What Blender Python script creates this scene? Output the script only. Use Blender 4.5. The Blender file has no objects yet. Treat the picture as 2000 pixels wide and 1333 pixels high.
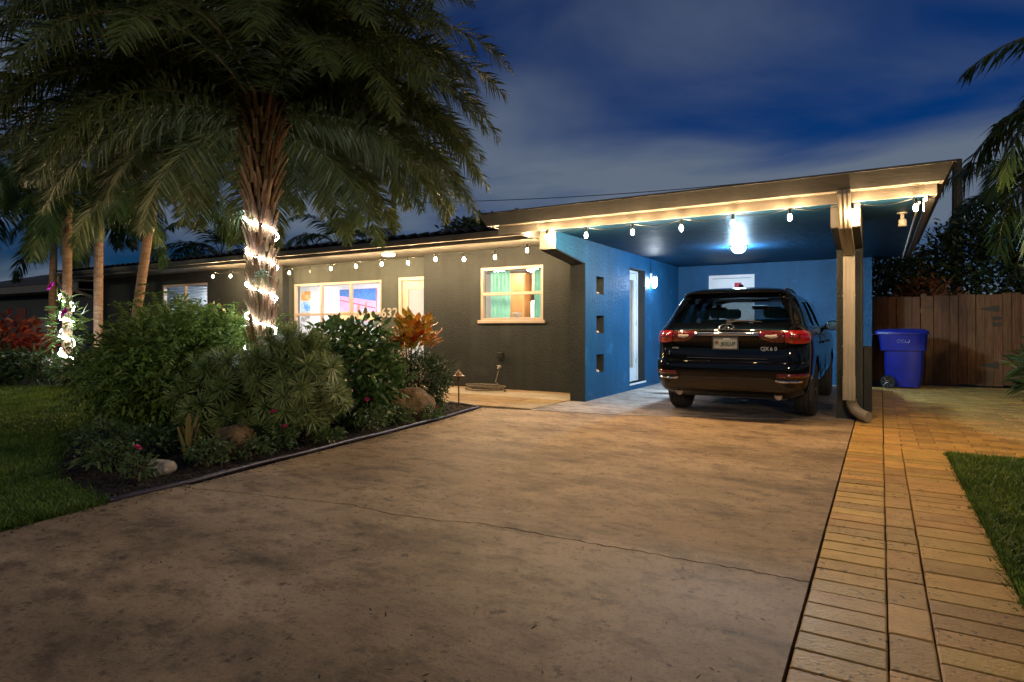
import bpy, bmesh, math, random
import numpy as np
from mathutils import Vector, Matrix, noise
R = math.radians
rnd = random.Random(7)
scene = bpy.context.scene
C = scene.collection

# ------------------------------------------------------------------ camera
CAM_H = 1.2
YAW = math.atan(.6)
cam_d = bpy.data.cameras.new('camera'); cam = bpy.data.objects.new('camera', cam_d); C.objects.link(cam)
cam.location = (0, 0, CAM_H); cam.rotation_euler = (R(90), 0, YAW)
cam_d.sensor_width = 36; cam_d.lens = 21.6; cam_d.shift_y = -.01325
cam_d.clip_start = .05; cam_d.clip_end = 2000
scene.camera = cam

# ------------------------------------------------------------------ world: dusk sky with drifting cloud
world = bpy.data.worlds.new('World'); scene.world = world; world.use_nodes = True
nt = world.node_tree; nt.nodes.clear()
def wn(t, **k):
    n = nt.nodes.new(t)
    for a, v in k.items(): setattr(n, a, v)
    return n
def wl(a, b): nt.links.new(a, b)
SKY_GAIN = .30
sky = wn('ShaderNodeTexSky', sky_type='NISHITA', sun_disc=False)
sky.sun_elevation = R(4.0); sky.sun_rotation = R(190); sky.ozone_density = 8; sky.air_density = 1.0; sky.dust_density = .2
hsv = wn('ShaderNodeHueSaturation'); hsv.inputs['Saturation'].default_value = 1.25; hsv.inputs['Value'].default_value = 1.0
wl(sky.outputs[0], hsv.inputs['Color'])
tc = wn('ShaderNodeTexCoord')
sep = wn('ShaderNodeSeparateXYZ'); wl(tc.outputs['Generated'], sep.inputs[0])
def wmath(op, a, b=None):
    n = wn('ShaderNodeMath', operation=op)
    for i, v in enumerate((a, b)):
        if v is None: continue
        if isinstance(v, (int, float)): n.inputs[i].default_value = v
        else: wl(v, n.inputs[i])
    return n.outputs[0]
zc = wmath('ADD', wmath('MAXIMUM', sep.outputs[2], 0.0), .16)        # project onto a cloud deck
px = wmath('DIVIDE', sep.outputs[0], zc); py = wmath('DIVIDE', sep.outputs[1], zc)
comb = wn('ShaderNodeCombineXYZ'); wl(px, comb.inputs[0]); wl(py, comb.inputs[1])
mp = wn('ShaderNodeMapping'); mp.inputs['Rotation'].default_value = (0, 0, R(-32)); mp.inputs['Scale'].default_value = (.7, 1.0, 1); mp.inputs['Location'].default_value = (11.699, -11.846, 0)
wl(comb.outputs[0], mp.inputs[0])
nz = wn('ShaderNodeTexNoise'); nz.inputs['Scale'].default_value = .9; nz.inputs['Detail'].default_value = 5; nz.inputs['Roughness'].default_value = .45; nz.inputs['Distortion'].default_value = .35
wl(mp.outputs[0], nz.inputs['Vector'])
cr = wn('ShaderNodeValToRGB'); cr.color_ramp.elements[0].position = .38; cr.color_ramp.elements[1].position = .68
cr.color_ramp.interpolation = 'EASE'
wl(nz.outputs[0], cr.inputs[0])
mp2 = wn('ShaderNodeMapping'); mp2.inputs['Rotation'].default_value = (0, 0, R(-48.75)); mp2.inputs['Scale'].default_value = (.6, 1.0, 1); mp2.inputs['Location'].default_value = (-10.095, 18.68, 0)   # high thin streaks
wl(comb.outputs[0], mp2.inputs[0])
nz2 = wn('ShaderNodeTexNoise'); nz2.inputs['Scale'].default_value = 1.1; nz2.inputs['Detail'].default_value = 6; nz2.inputs['Roughness'].default_value = .5; nz2.inputs['Distortion'].default_value = .5
wl(mp2.outputs[0], nz2.inputs['Vector'])
cr2 = wn('ShaderNodeValToRGB'); cr2.color_ramp.elements[0].position = .38; cr2.color_ramp.elements[1].position = .74; cr2.color_ramp.interpolation = 'EASE'
wl(nz2.outputs[0], cr2.inputs[0])
mixc = wn('ShaderNodeMix', data_type='RGBA')
wl(wmath('MINIMUM', wmath('ADD', wmath('MULTIPLY', cr.outputs[0], .88), wmath('MULTIPLY', cr2.outputs[0], .62)), .92), mixc.inputs['Factor'])
bg_gain = wn('ShaderNodeMix', data_type='RGBA', blend_type='MULTIPLY'); bg_gain.inputs['Factor'].default_value = 1
wl(hsv.outputs[0], bg_gain.inputs[6]); bg_gain.inputs[7].default_value = (SKY_GAIN * .42, SKY_GAIN * 1.85, SKY_GAIN * 2.05, 1)
wl(bg_gain.outputs[2], mixc.inputs[6]); mixc.inputs[7].default_value = (1.30, 1.65, 2.20, 1)
bg = wn('ShaderNodeBackground'); bg.inputs['Strength'].default_value = .1
wl(mixc.outputs[2], bg.inputs[0])
wo = wn('ShaderNodeOutputWorld'); wl(bg.outputs[0], wo.inputs[0])

# ------------------------------------------------------------------ the low warm light that comes over the street behind the camera
sun_d = bpy.data.lights.new('sun', 'SUN'); sun = bpy.data.objects.new('sun', sun_d); C.objects.link(sun)
sun_d.energy = .62; sun_d.angle = R(3); sun_d.color = (1.0, .78, .46)
sun.rotation_euler = Vector((-.42, .80, -.155)).to_track_quat('-Z', 'Y').to_euler()
vs = scene.view_settings
vs.view_transform = 'Standard'; vs.look = 'None'; vs.exposure = 0.0; vs.gamma = 1.0; vs.use_curve_mapping = False
scene.cycles.use_denoising = True
scene.cycles.max_bounces = 8; scene.cycles.transparent_max_bounces = 16
scene.cycles.sample_clamp_indirect = 4.0
scene.cycles.caustics_reflective = False; scene.cycles.caustics_refractive = False

# ------------------------------------------------------------------ materials
MATS = {}
def mat(name, c1, c2=None, rough=.6, scale=6.0, detail=5, bump=0.0, bscale=None, metal=0.0, spec=.5, coat=0.0, emit=None, estr=0.0,
        island=0.0, objrand=0.0, transl=0.0, lo=.35, hi=.65, coord='pos', stretch=None, speck=None, rvar=0.0, streak=0.0, cluster=False):
    if name in MATS: return MATS[name]
    m = bpy.data.materials.new(name); m.use_nodes = True; MATS[name] = m
    t = m.node_tree; b = t.nodes['Principled BSDF']; out = t.nodes['Material Output']
    N = lambda ty: t.nodes.new(ty)
    L = t.links.new
    c1 = (*c1, 1); c2 = (*(c2 or c1[:3]), 1)
    if coord == 'pos':
        g = N('ShaderNodeNewGeometry'); vec = g.outputs['Position']
    else:
        g = N('ShaderNodeTexCoord'); vec = g.outputs['Object']
    if stretch:
        mpn = N('ShaderNodeMapping'); mpn.inputs['Scale'].default_value = stretch; L(vec, mpn.inputs[0]); vec = mpn.outputs[0]
    n1 = N('ShaderNodeTexNoise'); n1.inputs['Scale'].default_value = scale; n1.inputs['Detail'].default_value = detail; n1.inputs['Roughness'].default_value = .6
    L(vec, n1.inputs['Vector'])
    rp = N('ShaderNodeValToRGB'); rp.color_ramp.elements[0].position = lo; rp.color_ramp.elements[1].position = hi
    rp.color_ramp.elements[0].color = c1; rp.color_ramp.elements[1].color = c2
    L(n1.outputs[0], rp.inputs[0]); col = rp.outputs[0]
    if speck:                                             # (colour, scale, threshold): pits, leaf litter, stains
        n3 = N('ShaderNodeTexNoise'); n3.inputs['Scale'].default_value = speck[1]; n3.inputs['Detail'].default_value = 3; L(vec, n3.inputs['Vector'])
        r3 = N('ShaderNodeValToRGB'); r3.color_ramp.elements[0].position = speck[2]; r3.color_ramp.elements[1].position = speck[2] + .07
        L(n3.outputs[0], r3.inputs[0])
        sf = r3.outputs[0]
        if cluster:                                       # pits gather in patches
            n4 = N('ShaderNodeTexNoise'); n4.inputs['Scale'].default_value = speck[1] * .13; n4.inputs['Detail'].default_value = 2; L(vec, n4.inputs['Vector'])
            r4 = N('ShaderNodeValToRGB'); r4.color_ramp.elements[0].position = .46; r4.color_ramp.elements[1].position = .60; L(n4.outputs[0], r4.inputs[0])
            mm = N('ShaderNodeMath'); mm.operation = 'MULTIPLY'; L(sf, mm.inputs[0]); L(r4.outputs[0], mm.inputs[1]); sf = mm.outputs[0]
        mx = N('ShaderNodeMix'); mx.data_type = 'RGBA'; L(sf, mx.inputs['Factor']); L(col, mx.inputs[6]); mx.inputs[7].default_value = (*speck[0], 1); col = mx.outputs[2]
    if streak:                                            # run marks down a wall
        ms_ = N('ShaderNodeMapping'); ms_.inputs['Scale'].default_value = (5.0, 5.0, .35); L(vec, ms_.inputs[0])
        n5 = N('ShaderNodeTexNoise'); n5.inputs['Scale'].default_value = 1.0; n5.inputs['Detail'].default_value = 6; L(ms_.outputs[0], n5.inputs['Vector'])
        r5 = N('ShaderNodeMapRange'); r5.inputs[1].default_value = .35; r5.inputs[2].default_value = .7; r5.inputs[3].default_value = 1 + streak; r5.inputs[4].default_value = 1 - streak; L(n5.outputs[0], r5.inputs[0])
        h5 = N('ShaderNodeHueSaturation'); L(r5.outputs[0], h5.inputs['Value']); L(col, h5.inputs['Color']); col = h5.outputs[0]
    for amt, kind in ((island, 'i'), (objrand, 'o')):
        if not amt: continue
        if kind == 'i': gi = N('ShaderNodeNewGeometry'); rv = gi.outputs['Random Per Island']
        else: gi = N('ShaderNodeObjectInfo'); rv = gi.outputs['Random']
        mr = N('ShaderNodeMapRange'); mr.inputs[3].default_value = 1 - amt; mr.inputs[4].default_value = 1 + amt; L(rv, mr.inputs[0])
        hs = N('ShaderNodeHueSaturation'); L(mr.outputs[0], hs.inputs['Value']); L(col, hs.inputs['Color'])
        mh = N('ShaderNodeMapRange'); mh.inputs[3].default_value = .5 - amt * .035; mh.inputs[4].default_value = .5 + amt * .035
        fr = N('ShaderNodeMath'); fr.operation = 'FRACT'; ml = N('ShaderNodeMath'); ml.operation = 'MULTIPLY'; ml.inputs[1].default_value = 7.31
        L(rv, ml.inputs[0]); L(ml.outputs[0], fr.inputs[0]); L(fr.outputs[0], mh.inputs[0]); L(mh.outputs[0], hs.inputs['Hue'])
        col = hs.outputs[0]
    L(col, b.inputs['Base Color'])
    b.inputs['Roughness'].default_value = rough; b.inputs['Metallic'].default_value = metal
    b.inputs['Specular IOR Level'].default_value = spec; b.inputs['Coat Weight'].default_value = coat; b.inputs['Coat Roughness'].default_value = .04
    if rvar:
        mr = N('ShaderNodeMapRange'); mr.inputs[3].default_value = rough - rvar; mr.inputs[4].default_value = rough + rvar; L(n1.outputs[0], mr.inputs[0]); L(mr.outputs[0], b.inputs['Roughness'])
    if emit: b.inputs['Emission Color'].default_value = (*emit, 1); b.inputs['Emission Strength'].default_value = estr
    if bump:
        n2 = N('ShaderNodeTexNoise'); n2.inputs['Scale'].default_value = bscale or scale * 6; n2.inputs['Detail'].default_value = 4; L(vec, n2.inputs['Vector'])
        bp = N('ShaderNodeBump'); bp.inputs['Strength'].default_value = bump; bp.inputs['Distance'].default_value = .02; L(n2.outputs[0], bp.inputs['Height']); L(bp.outputs[0], b.inputs['Normal'])
    if transl:
        tr = N('ShaderNodeBsdfTranslucent'); L(col, tr.inputs[0]); ms = N('ShaderNodeMixShader'); ms.inputs[0].default_value = transl
        L(b.outputs[0], ms.inputs[1]); L(tr.outputs[0], ms.inputs[2]); L(ms.outputs[0], out.inputs[0])
    return m
def glass(name, tint=(.95, .97, 1), gloss=.0, rough=.02):
    if name in MATS: return MATS[name]
    m = bpy.data.materials.new(name); m.use_nodes = True; MATS[name] = m
    t = m.node_tree; t.nodes.clear(); N = t.nodes.new; L = t.links.new
    tr = N('ShaderNodeBsdfTransparent'); tr.inputs[0].default_value = (*tint, 1)
    gl = N('ShaderNodeBsdfGlossy'); gl.inputs['Roughness'].default_value = rough; gl.inputs[0].default_value = (1, 1, 1, 1)
    lw = N('ShaderNodeLayerWeight'); pw = N('ShaderNodeMath'); pw.operation = 'POWER'; pw.inputs[1].default_value = 5.0; L(lw.outputs['Facing'], pw.inputs[0])
    ad = N('ShaderNodeMath'); ad.operation = 'MULTIPLY_ADD'; ad.inputs[1].default_value = .9; ad.inputs[2].default_value = .035 + gloss; L(pw.outputs[0], ad.inputs[0])
    mx = N('ShaderNodeMixShader'); L(ad.outputs[0], mx.inputs[0]); L(tr.outputs[0], mx.inputs[1]); L(gl.outputs[0], mx.inputs[2])
    o = N('ShaderNodeOutputMaterial'); L(mx.outputs[0], o.inputs[0])
    return m
def emis(name, col, strength, base=(.8, .8, .8)):
    return mat(name, base, rough=.4, emit=col, estr=strength)

# ------------------------------------------------------------------ mesh helpers
class MB:
    def __init__(s): s.v = []; s.f = []
    def add(s, vs, fs):
        o = len(s.v); s.v.extend([tuple(p) for p in vs]); s.f.extend([tuple(i + o for i in f) for f in fs]); return s
    def box(s, x0, x1, y0, y1, z0, z1):
        return s.add([(x0, y0, z0), (x1, y0, z0), (x1, y1, z0), (x0, y1, z0), (x0, y0, z1), (x1, y0, z1), (x1, y1, z1), (x0, y1, z1)],
                     [(0, 3, 2, 1), (4, 5, 6, 7), (0, 1, 5, 4), (1, 2, 6, 5), (2, 3, 7, 6), (3, 0, 4, 7)])
    def cbox(s, x0, x1, y0, y1, z0, z1, b=.006):            # box with chamfered edges
        bm = bmesh.new(); bmesh.ops.create_cube(bm, size=1)
        for v in bm.verts: v.co = ((x0 + x1) / 2 + v.co.x * (x1 - x0), (y0 + y1) / 2 + v.co.y * (y1 - y0), (z0 + z1) / 2 + v.co.z * (z1 - z0))
        bmesh.ops.bevel(bm, geom=list(bm.edges), offset=b, segments=1, affect='EDGES', profile=.5)
        s.bm(bm); bm.free(); return s
    def bm(s, bm):
        bm.verts.index_update()
        return s.add([v.co[:] for v in bm.verts], [[v.index for v in f.verts] for f in bm.faces])
    def prism(s, poly, axis, a, b):                         # closed polygon extruded along an axis
        n = len(poly)
        def P(p, t): return {'x': (t, p[0], p[1]), 'y': (p[0], t, p[1]), 'z': (p[0], p[1], t)}[axis]
        vs = [P(p, a) for p in poly] + [P(p, b) for p in poly]
        return s.add(vs, [tuple(range(n))[::-1], tuple(range(n, 2 * n))] + [(i, (i + 1) % n, n + (i + 1) % n, n + i) for i in range(n)])
    def tube(s, pts, r, n=8, cap=True):
        pts = [Vector(p) for p in pts]; rr = r if isinstance(r, (list, tuple)) else [r] * len(pts)
        vs = []; fs = []; up = None
        for i, p in enumerate(pts):
            t = (pts[min(i + 1, len(pts) - 1)] - pts[max(i - 1, 0)])
            if t.length < 1e-9: t = Vector((0, 0, 1))
            t.normalize()
            if up is None: up = t.orthogonal().normalized()
            up = (up - t * up.dot(t)); up = up.normalized() if up.length > 1e-6 else t.orthogonal().normalized()
            w = t.cross(up)
            for k in range(n):
                a = 2 * math.pi * k / n; vs.append(p + (up * math.cos(a) + w * math.sin(a)) * rr[i])
        for i in range(len(pts) - 1):
            for k in range(n): fs.append((i * n + k, i * n + (k + 1) % n, (i + 1) * n + (k + 1) % n, (i + 1) * n + k))
        if cap: fs.append(tuple(range(n))[::-1]); fs.append(tuple(range((len(pts) - 1) * n, len(pts) * n)))
        return s.add(vs, fs)
    def lathe(s, prof, n=16, c=(0, 0, 0), axis='z'):        # prof: (radius, height)
        vs = []; fs = []
        for r, h in prof:
            for k in range(n):
                a = 2 * math.pi * k / n; p = (r * math.cos(a), r * math.sin(a), h)
                if axis == 'x': p = (p[2], p[0], p[1])
                if axis == 'y': p = (p[0], -p[2], p[1]) if False else (p[0], p[2], p[1])
                vs.append((c[0] + p[0], c[1] + p[1], c[2] + p[2]))
        m = len(prof)
        for i in range(m - 1):
            for k in range(n): fs.append((i * n + k, i * n + (k + 1) % n, (i + 1) * n + (k + 1) % n, (i + 1) * n + k))
        fs.append(tuple(range(n))[::-1]); fs.append(tuple(range((m - 1) * n, m * n)))
        return s.add(vs, fs)
    def mesh(s, name, m, smooth=False, angle=None):
        me = bpy.data.meshes.new(name); me.from_pydata(s.v, [], s.f)
        if m: me.materials.append(m)
        fin(me, smooth, angle); return me
    def build(s, name, m, parent=None, smooth=False, angle=None, loc=None):
        return obj(name, s.mesh(name, m, smooth, angle), parent, loc)
def fin(me, smooth=False, angle=None):
    bm = bmesh.new(); bm.from_mesh(me); bmesh.ops.recalc_face_normals(bm, faces=bm.faces); bm.to_mesh(me); bm.free()
    if smooth or angle:
        me.polygons.foreach_set('use_smooth', [True] * len(me.polygons))
        if angle: me.set_sharp_from_angle(angle=R(angle))
    me.update()
def obj(name, me, parent=None, loc=None, rot=None, scale=None):
    o = bpy.data.objects.new(name, me); C.objects.link(o)
    if parent: o.parent = parent
    if loc is not None: o.location = loc
    if rot is not None: o.rotation_euler = rot
    if scale is not None: o.scale = scale if isinstance(scale, (tuple, list)) else (scale,) * 3
    return o
def np_mesh(name, V, Fq, m, smooth=False):                  # numpy verts and uniform faces
    me = bpy.data.meshes.new(name); n = Fq.shape[1]
    me.vertices.add(len(V)); me.vertices.foreach_set('co', np.asarray(V, dtype=np.float32).ravel())
    me.loops.add(Fq.size); me.loops.foreach_set('vertex_index', Fq.astype(np.int32).ravel())
    me.polygons.add(len(Fq)); me.polygons.foreach_set('loop_start', np.arange(0, Fq.size, n, dtype=np.int32))
    try: me.polygons.foreach_set('loop_total', np.full(len(Fq), n, dtype=np.int32))
    except Exception: pass
    me.update(calc_edges=True); me.validate()
    if m: me.materials.append(m)
    if smooth: me.polygons.foreach_set('use_smooth', [True] * len(me.polygons))
    return me
def tag(o, label, cat, group=None):
    o['label'] = label; o['category'] = cat
    if group: o['group'] = group
    return o
def thing(name, label, cat, loc=(0, 0, 0), rz=0, group=None):
    o = bpy.data.objects.new(name, None); C.objects.link(o); o.location = loc; o.rotation_euler = (0, 0, rz); o.empty_display_size = .1
    return tag(o, label, cat, group)
def struct(o, kind='structure'): o['kind'] = kind; return o
def copy_tree(o, parent=None):
    c = o.copy(); C.objects.link(c); c.parent = parent
    for ch in o.children: copy_tree(ch, c)
    return c
def text_mesh(name, body, size, depth, m, bold=0.0):
    cu = bpy.data.curves.new(name, 'FONT'); cu.body = body; cu.size = size; cu.extrude = depth; cu.offset = bold; cu.align_x = 'CENTER'; cu.align_y = 'CENTER'; cu.resolution_u = 3
    o = bpy.data.objects.new(name, cu); C.objects.link(o); dg = bpy.context.evaluated_depsgraph_get()
    me = bpy.data.meshes.new_from_object(o.evaluated_get(dg)); bpy.data.objects.remove(o); bpy.data.curves.remove(cu)
    me.materials.clear(); me.materials.append(m); return me
def holes_wall(u0, u1, z0, z1, holes, t0, t1, axis):        # wall with rectangular openings; axis = normal ('y' or 'x')
    us = sorted({u0, u1, *[h[0] for h in holes], *[h[1] for h in holes]}); zs = sorted({z0, z1, *[h[2] for h in holes], *[h[3] for h in holes]})
    us = [u for u in us if u0 <= u <= u1]; zs = [z for z in zs if z0 <= z <= z1]
    nu, nz_ = len(us) - 1, len(zs) - 1
    def solid(i, j):
        if i < 0 or j < 0 or i >= nu or j >= nz_: return False
        cu, cz = (us[i] + us[i + 1]) / 2, (zs[j] + zs[j + 1]) / 2
        return not any(h[0] < cu < h[1] and h[2] < cz < h[3] for h in holes)
    mb = MB(); idx = {}
    def V(i, j, k):
        if (i, j, k) not in idx:
            idx[(i, j, k)] = len(mb.v); t = (t0, t1)[k]
            mb.v.append((us[i], t, zs[j]) if axis == 'y' else (t, us[i], zs[j]))
        return idx[(i, j, k)]
    for i in range(nu):
        for j in range(nz_):
            if not solid(i, j): continue
            for k in (0, 1): mb.f.append((V(i, j, k), V(i + 1, j, k), V(i + 1, j + 1, k), V(i, j + 1, k)))
            if not solid(i - 1, j): mb.f.append((V(i, j, 0), V(i, j, 1), V(i, j + 1, 1), V(i, j + 1, 0)))
            if not solid(i + 1, j): mb.f.append((V(i + 1, j, 0), V(i + 1, j, 1), V(i + 1, j + 1, 1), V(i + 1, j + 1, 0)))
            if not solid(i, j - 1): mb.f.append((V(i, j, 0), V(i, j, 1), V(i + 1, j, 1), V(i + 1, j, 0)))
            if not solid(i, j + 1): mb.f.append((V(i, j + 1, 0), V(i, j + 1, 1), V(i + 1, j + 1, 1), V(i + 1, j + 1, 0)))
    return mb
def inside(poly, P):
    P = np.asarray(P); x, y = P[:, 0], P[:, 1]; r = np.zeros(len(P), bool); n = len(poly)
    for i in range(n):
        (x1, y1), (x2, y2) = poly[i], poly[(i + 1) % n]
        if y1 == y2: continue
        r ^= ((y1 > y) != (y2 > y)) & (x < (x2 - x1) * (y - y1) / (y2 - y1) + x1)
    return r
def lerp_poly(pts, x, k=1):                                 # piecewise linear lookup
    for (a, b), (c, d) in zip(pts, pts[1:]):
        if x <= c: return b + (d - b) * (x - a) / (c - a)
    return pts[-1][1]

# ================================================================== ground, driveway, pavers
M_ground = mat('ground_soil', (.02, .035, .012), (.035, .05, .02), rough=.95, scale=3, bump=.6, bscale=30)
struct(MB().add([(-600, -600, -.09), (600, -600, -.09), (600, 900, -.09), (-600, 900, -.09)], [(0, 1, 2, 3)]).build('ground', M_ground))

def concrete(name, c1, c2, cs, dark):
    m = mat(name, c1, c2, rough=.66, scale=.9, detail=9, bump=.14, bscale=120, lo=.32, hi=.7)
    t = m.node_tree; b = t.nodes['Principled BSDF']; L = t.links.new
    src = b.inputs['Base Color'].links[0].from_socket
    g = t.nodes.new('ShaderNodeNewGeometry'); mp_ = t.nodes.new('ShaderNodeMapping'); mp_.inputs['Rotation'].default_value = (0, 0, R(25)); mp_.inputs['Scale'].default_value = (.8, 1.35, 1)
    L(g.outputs['Position'], mp_.inputs[0])
    for vec, sc, lo, hi, k in ((mp_.outputs[0], .45, .42, .62, .58), (mp_.outputs[0], 1.35, .48, .63, .50), (mp_.outputs[0], 4.2, .51, .65, .48), (g.outputs['Position'], 17, .53, .68, .52), (g.outputs['Position'], 60, .52, .70, .42), (g.outputs['Position'], 9, .60, .64, .40)):
        n = t.nodes.new('ShaderNodeTexNoise'); n.inputs['Scale'].default_value = sc; n.inputs['Detail'].default_value = 8; n.inputs['Roughness'].default_value = .68; L(vec, n.inputs['Vector'])
        r = t.nodes.new('ShaderNodeValToRGB'); r.color_ramp.elements[0].position = lo; r.color_ramp.elements[1].position = hi
        r.color_ramp.elements[0].color = (1, 1, 1, 1); r.color_ramp.elements[1].color = (k, k * .95, k * .9, 1); L(n.outputs[0], r.inputs[0])
        mx = t.nodes.new('ShaderNodeMix'); mx.data_type = 'RGBA'; mx.blend_type = 'MULTIPLY'; mx.inputs['Factor'].default_value = 1
        L(src, mx.inputs[6]); L(r.outputs[0], mx.inputs[7]); src = mx.outputs[2]
    L(src, b.inputs['Base Color']); return m
M_conc = concrete('driveway_concrete', (.45, .31, .175), (.61, .435, .255), 1, (.24, .19, .15))
M_conc2 = concrete('carport_concrete', (.42, .36, .31), (.54, .47, .42), 1, (.33, .27, .23))
BED_EDGE = [(-4.0, -4.35), (1.56, -4.48), (2.77, -4.56), (3.78, -4.68), (4.77, -4.77), (6.2, -4.92), (7.63, -5.13)]      # (Y, X)
crack = [(-4.60, 2.70), (-4.36, 2.71), (-3.9, 2.83), (-3.58, 2.89), (-3.05, 3.01), (-2.72, 2.99), (-2.37, 3.03), (-2.1, 3.13), (-1.55, 3.15), (-1.1, 3.17), (-.71, 3.2), (-.47, 3.2), (-.289, 3.2)]
rc_ = random.Random(3); ck = []
for (a, b), (c, d) in zip(crack, crack[1:]):
    for k in range(9): ck.append((a + (c - a) * k / 9, b + (d - b) * k / 9 + rc_.uniform(-.010, .010)))
ck.append(crack[-1])
joint = [(-5.10, 7.66), (-3.0, 7.98), (-.289, 9.02)]
drive = bpy.data.objects.new('driveway', None); C.objects.link(drive); struct(drive)
left = [(x + .06, y) for y, x in BED_EDGE]
g = .010
nearp = [(-4.29, -4.0), (-.289, -4.0)] + [(x, y - g * rc_.uniform(.3, 1.1)) for x, y in reversed(ck)] + [(x, y) for x, y in reversed(left) if y < 2.6][:-1]
MB().prism(nearp, 'z', -.1, 0.0).build('slab', M_conc, drive)
midp = [(x, y + g * rc_.uniform(.3, 1.1)) for x, y in ck] + [(x, y - .008) for x, y in reversed(joint)] + [(x, y) for x, y in reversed(left) if 2.75 < y < 7.6]
MB().prism(midp, 'z', -.1, 0.0).build('slab', M_conc, drive)
carp = [(x, y + .008) for x, y in joint[1:]]
MB().prism([(-4.36, 7.79)] + carp + [(-.289, 14.6), (-4.36, 14.6)], 'z', -.1, .003).build('slab', M_conc2, drive)

# pavers: each a chamfered stone, sharing meshes by size
M_pav = mat('travertine', (.46, .25, .05), (.64, .385, .10), rough=.5, scale=7, detail=8, bump=.25, bscale=60, objrand=.26, speck=((.10, .055, .02), 30, .58), cluster=True, lo=.3, hi=.7)
M_walk = mat('walk_paver', (.34, .24, .13), (.46, .34, .20), rough=.7, scale=7, detail=8, bump=.45, bscale=60, objrand=.2, speck=((.16, .11, .06), 20, .62))
M_pale = mat('pale_paver', (.55, .48, .37), (.66, .59, .48), rough=.7, scale=7, detail=6, bump=.4, bscale=50, objrand=.1, speck=((.3, .25, .18), 26, .64))
_pm = {}
def paver_mesh(w, l, m):
    k = (round(w, 3), round(l, 3), m.name)
    if k in _pm: return _pm[k]
    a, b, i = w / 2, l / 2, .006
    vs = [(-a, -b, -.06), (a, -b, -.06), (a, b, -.06), (-a, b, -.06), (-a, -b, -.006), (a, -b, -.006), (a, b, -.006), (-a, b, -.006),
          (-a + i, -b + i, 0), (a - i, -b + i, 0), (a - i, b - i, 0), (-a + i, b - i, 0)]
    fs = [(0, 1, 5, 4), (1, 2, 6, 5), (2, 3, 7, 6), (3, 0, 4, 7), (4, 5, 9, 8), (5, 6, 10, 9), (6, 7, 11, 10), (7, 4, 8, 11), (8, 9, 10, 11)]
    _pm[k] = MB().add(vs, fs).mesh('paver', m); return _pm[k]
pave = bpy.data.objects.new('paved_path', None); C.objects.link(pave); struct(pave)
M_sand = mat('joint_sand', (.03, .022, .014), (.05, .038, .024), rough=.95, scale=40)
MB().add([(-.28, -3, -.03), (.55, -3, -.03), (.55, 7.2, -.03), (4.2, 7.2, -.03), (4.2, 15.6, -.03), (-.28, 15.6, -.03)], [(0, 1, 2, 3, 4, 5)]).build('joint_bed', M_sand, pave)
plist = []
rp_ = random.Random(11)
def strip(x0, x1, y0, y1, lens):
    y = y0
    while y < y1:
        l = rp_.choice(lens); plist.append(((x0 + x1) / 2, y + l / 2, x1 - x0 - .006, l - .006)); y += l
strip(-.28, .025, -2.5, 14.3, [.152])
strip(.025, .179, -2.5, 7.2, [.152, .305, .305])
strip(.179, .535, -2.5, 7.2, [.152, .152, .203])
row = 0; y = 7.2
while y < 15.3:
    x = .028 - (.15 if row % 2 else 0) + (.0)
    first = True
    while x < 4.1:
        l = .305 if not (first and row % 2) else .305
        x0 = max(x, .028); 
        if x + l > .05: plist.append(((x0 + x + l) / 2, y + .076, x + l - x0 - .007, .146))
        x += l; first = False
    y += .152; row += 1
def seen(p):                                                # nearest that stand in the frame first
    X, Y = p[0], p[1]; d = -X * math.sin(YAW) + Y * math.cos(YAW); l = X * math.cos(YAW) + Y * math.sin(YAW)
    return d > 1.95 and abs(l / d) < .87 and not (Y > 9 and X < -.1)
plist.sort(key=lambda p: (not seen(p), p[1] * .86 - p[0] * .5))
far = MB()
for i, (x, y, w, l) in enumerate(plist):
    if i < 300:
        o = obj('paver', paver_mesh(w, l, M_pav), pave, (x + rp_.uniform(-.0015, .0015), y, rp_.uniform(-.002, .003)), (rp_.uniform(-.004, .004), rp_.uniform(-.004, .004), rp_.uniform(-.006, .006)))
    else:
        me = paver_mesh(w, l, M_pav); z = rp_.uniform(-.002, .003)
        far.add([(v.co.x + x, v.co.y + y, v.co.z + z) for v in me.vertices], [tuple(p.vertices) for p in me.polygons])
M_pavf = mat('travertine_far', (.46, .25, .05), (.64, .385, .10), rough=.6, scale=7, detail=8, bump=.45, bscale=60, island=.24, speck=((.07, .04, .02), 30, .56), cluster=True, lo=.3, hi=.7)
struct(far.build('paver_field', M_pavf, pave), 'stuff')

# walk along the front of the house: bands of long pavers
walk = bpy.data.objects.new('front_walk', None); C.objects.link(walk); struct(walk)
MB().add([(-14, 7.75, -.03), (-5.2, 7.6, -.03), (-4.4, 7.72, -.03), (-4.4, 10.2, -.03), (-14, 10.5, -.03)], [(0, 1, 2, 3, 4)]).build('joint_bed', M_sand, walk)
for (y0, y1, ln, m) in ((9.90, 10.19, .61, M_walk), (9.5, 9.894, .61, M_pale), (9.1, 9.494, .61, M_pale), (8.7, 9.094, .61, M_walk), (8.3, 8.694, .61, M_walk), (7.92, 8.294, .61, M_walk)):
    x = -4.42
    while x > -8.4:
        obj('paver', paver_mesh(ln - .006, y1 - y0, m), walk, (x - ln / 2, (y0 + y1) / 2, rp_.uniform(-.002, .002))); x -= ln

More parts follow.
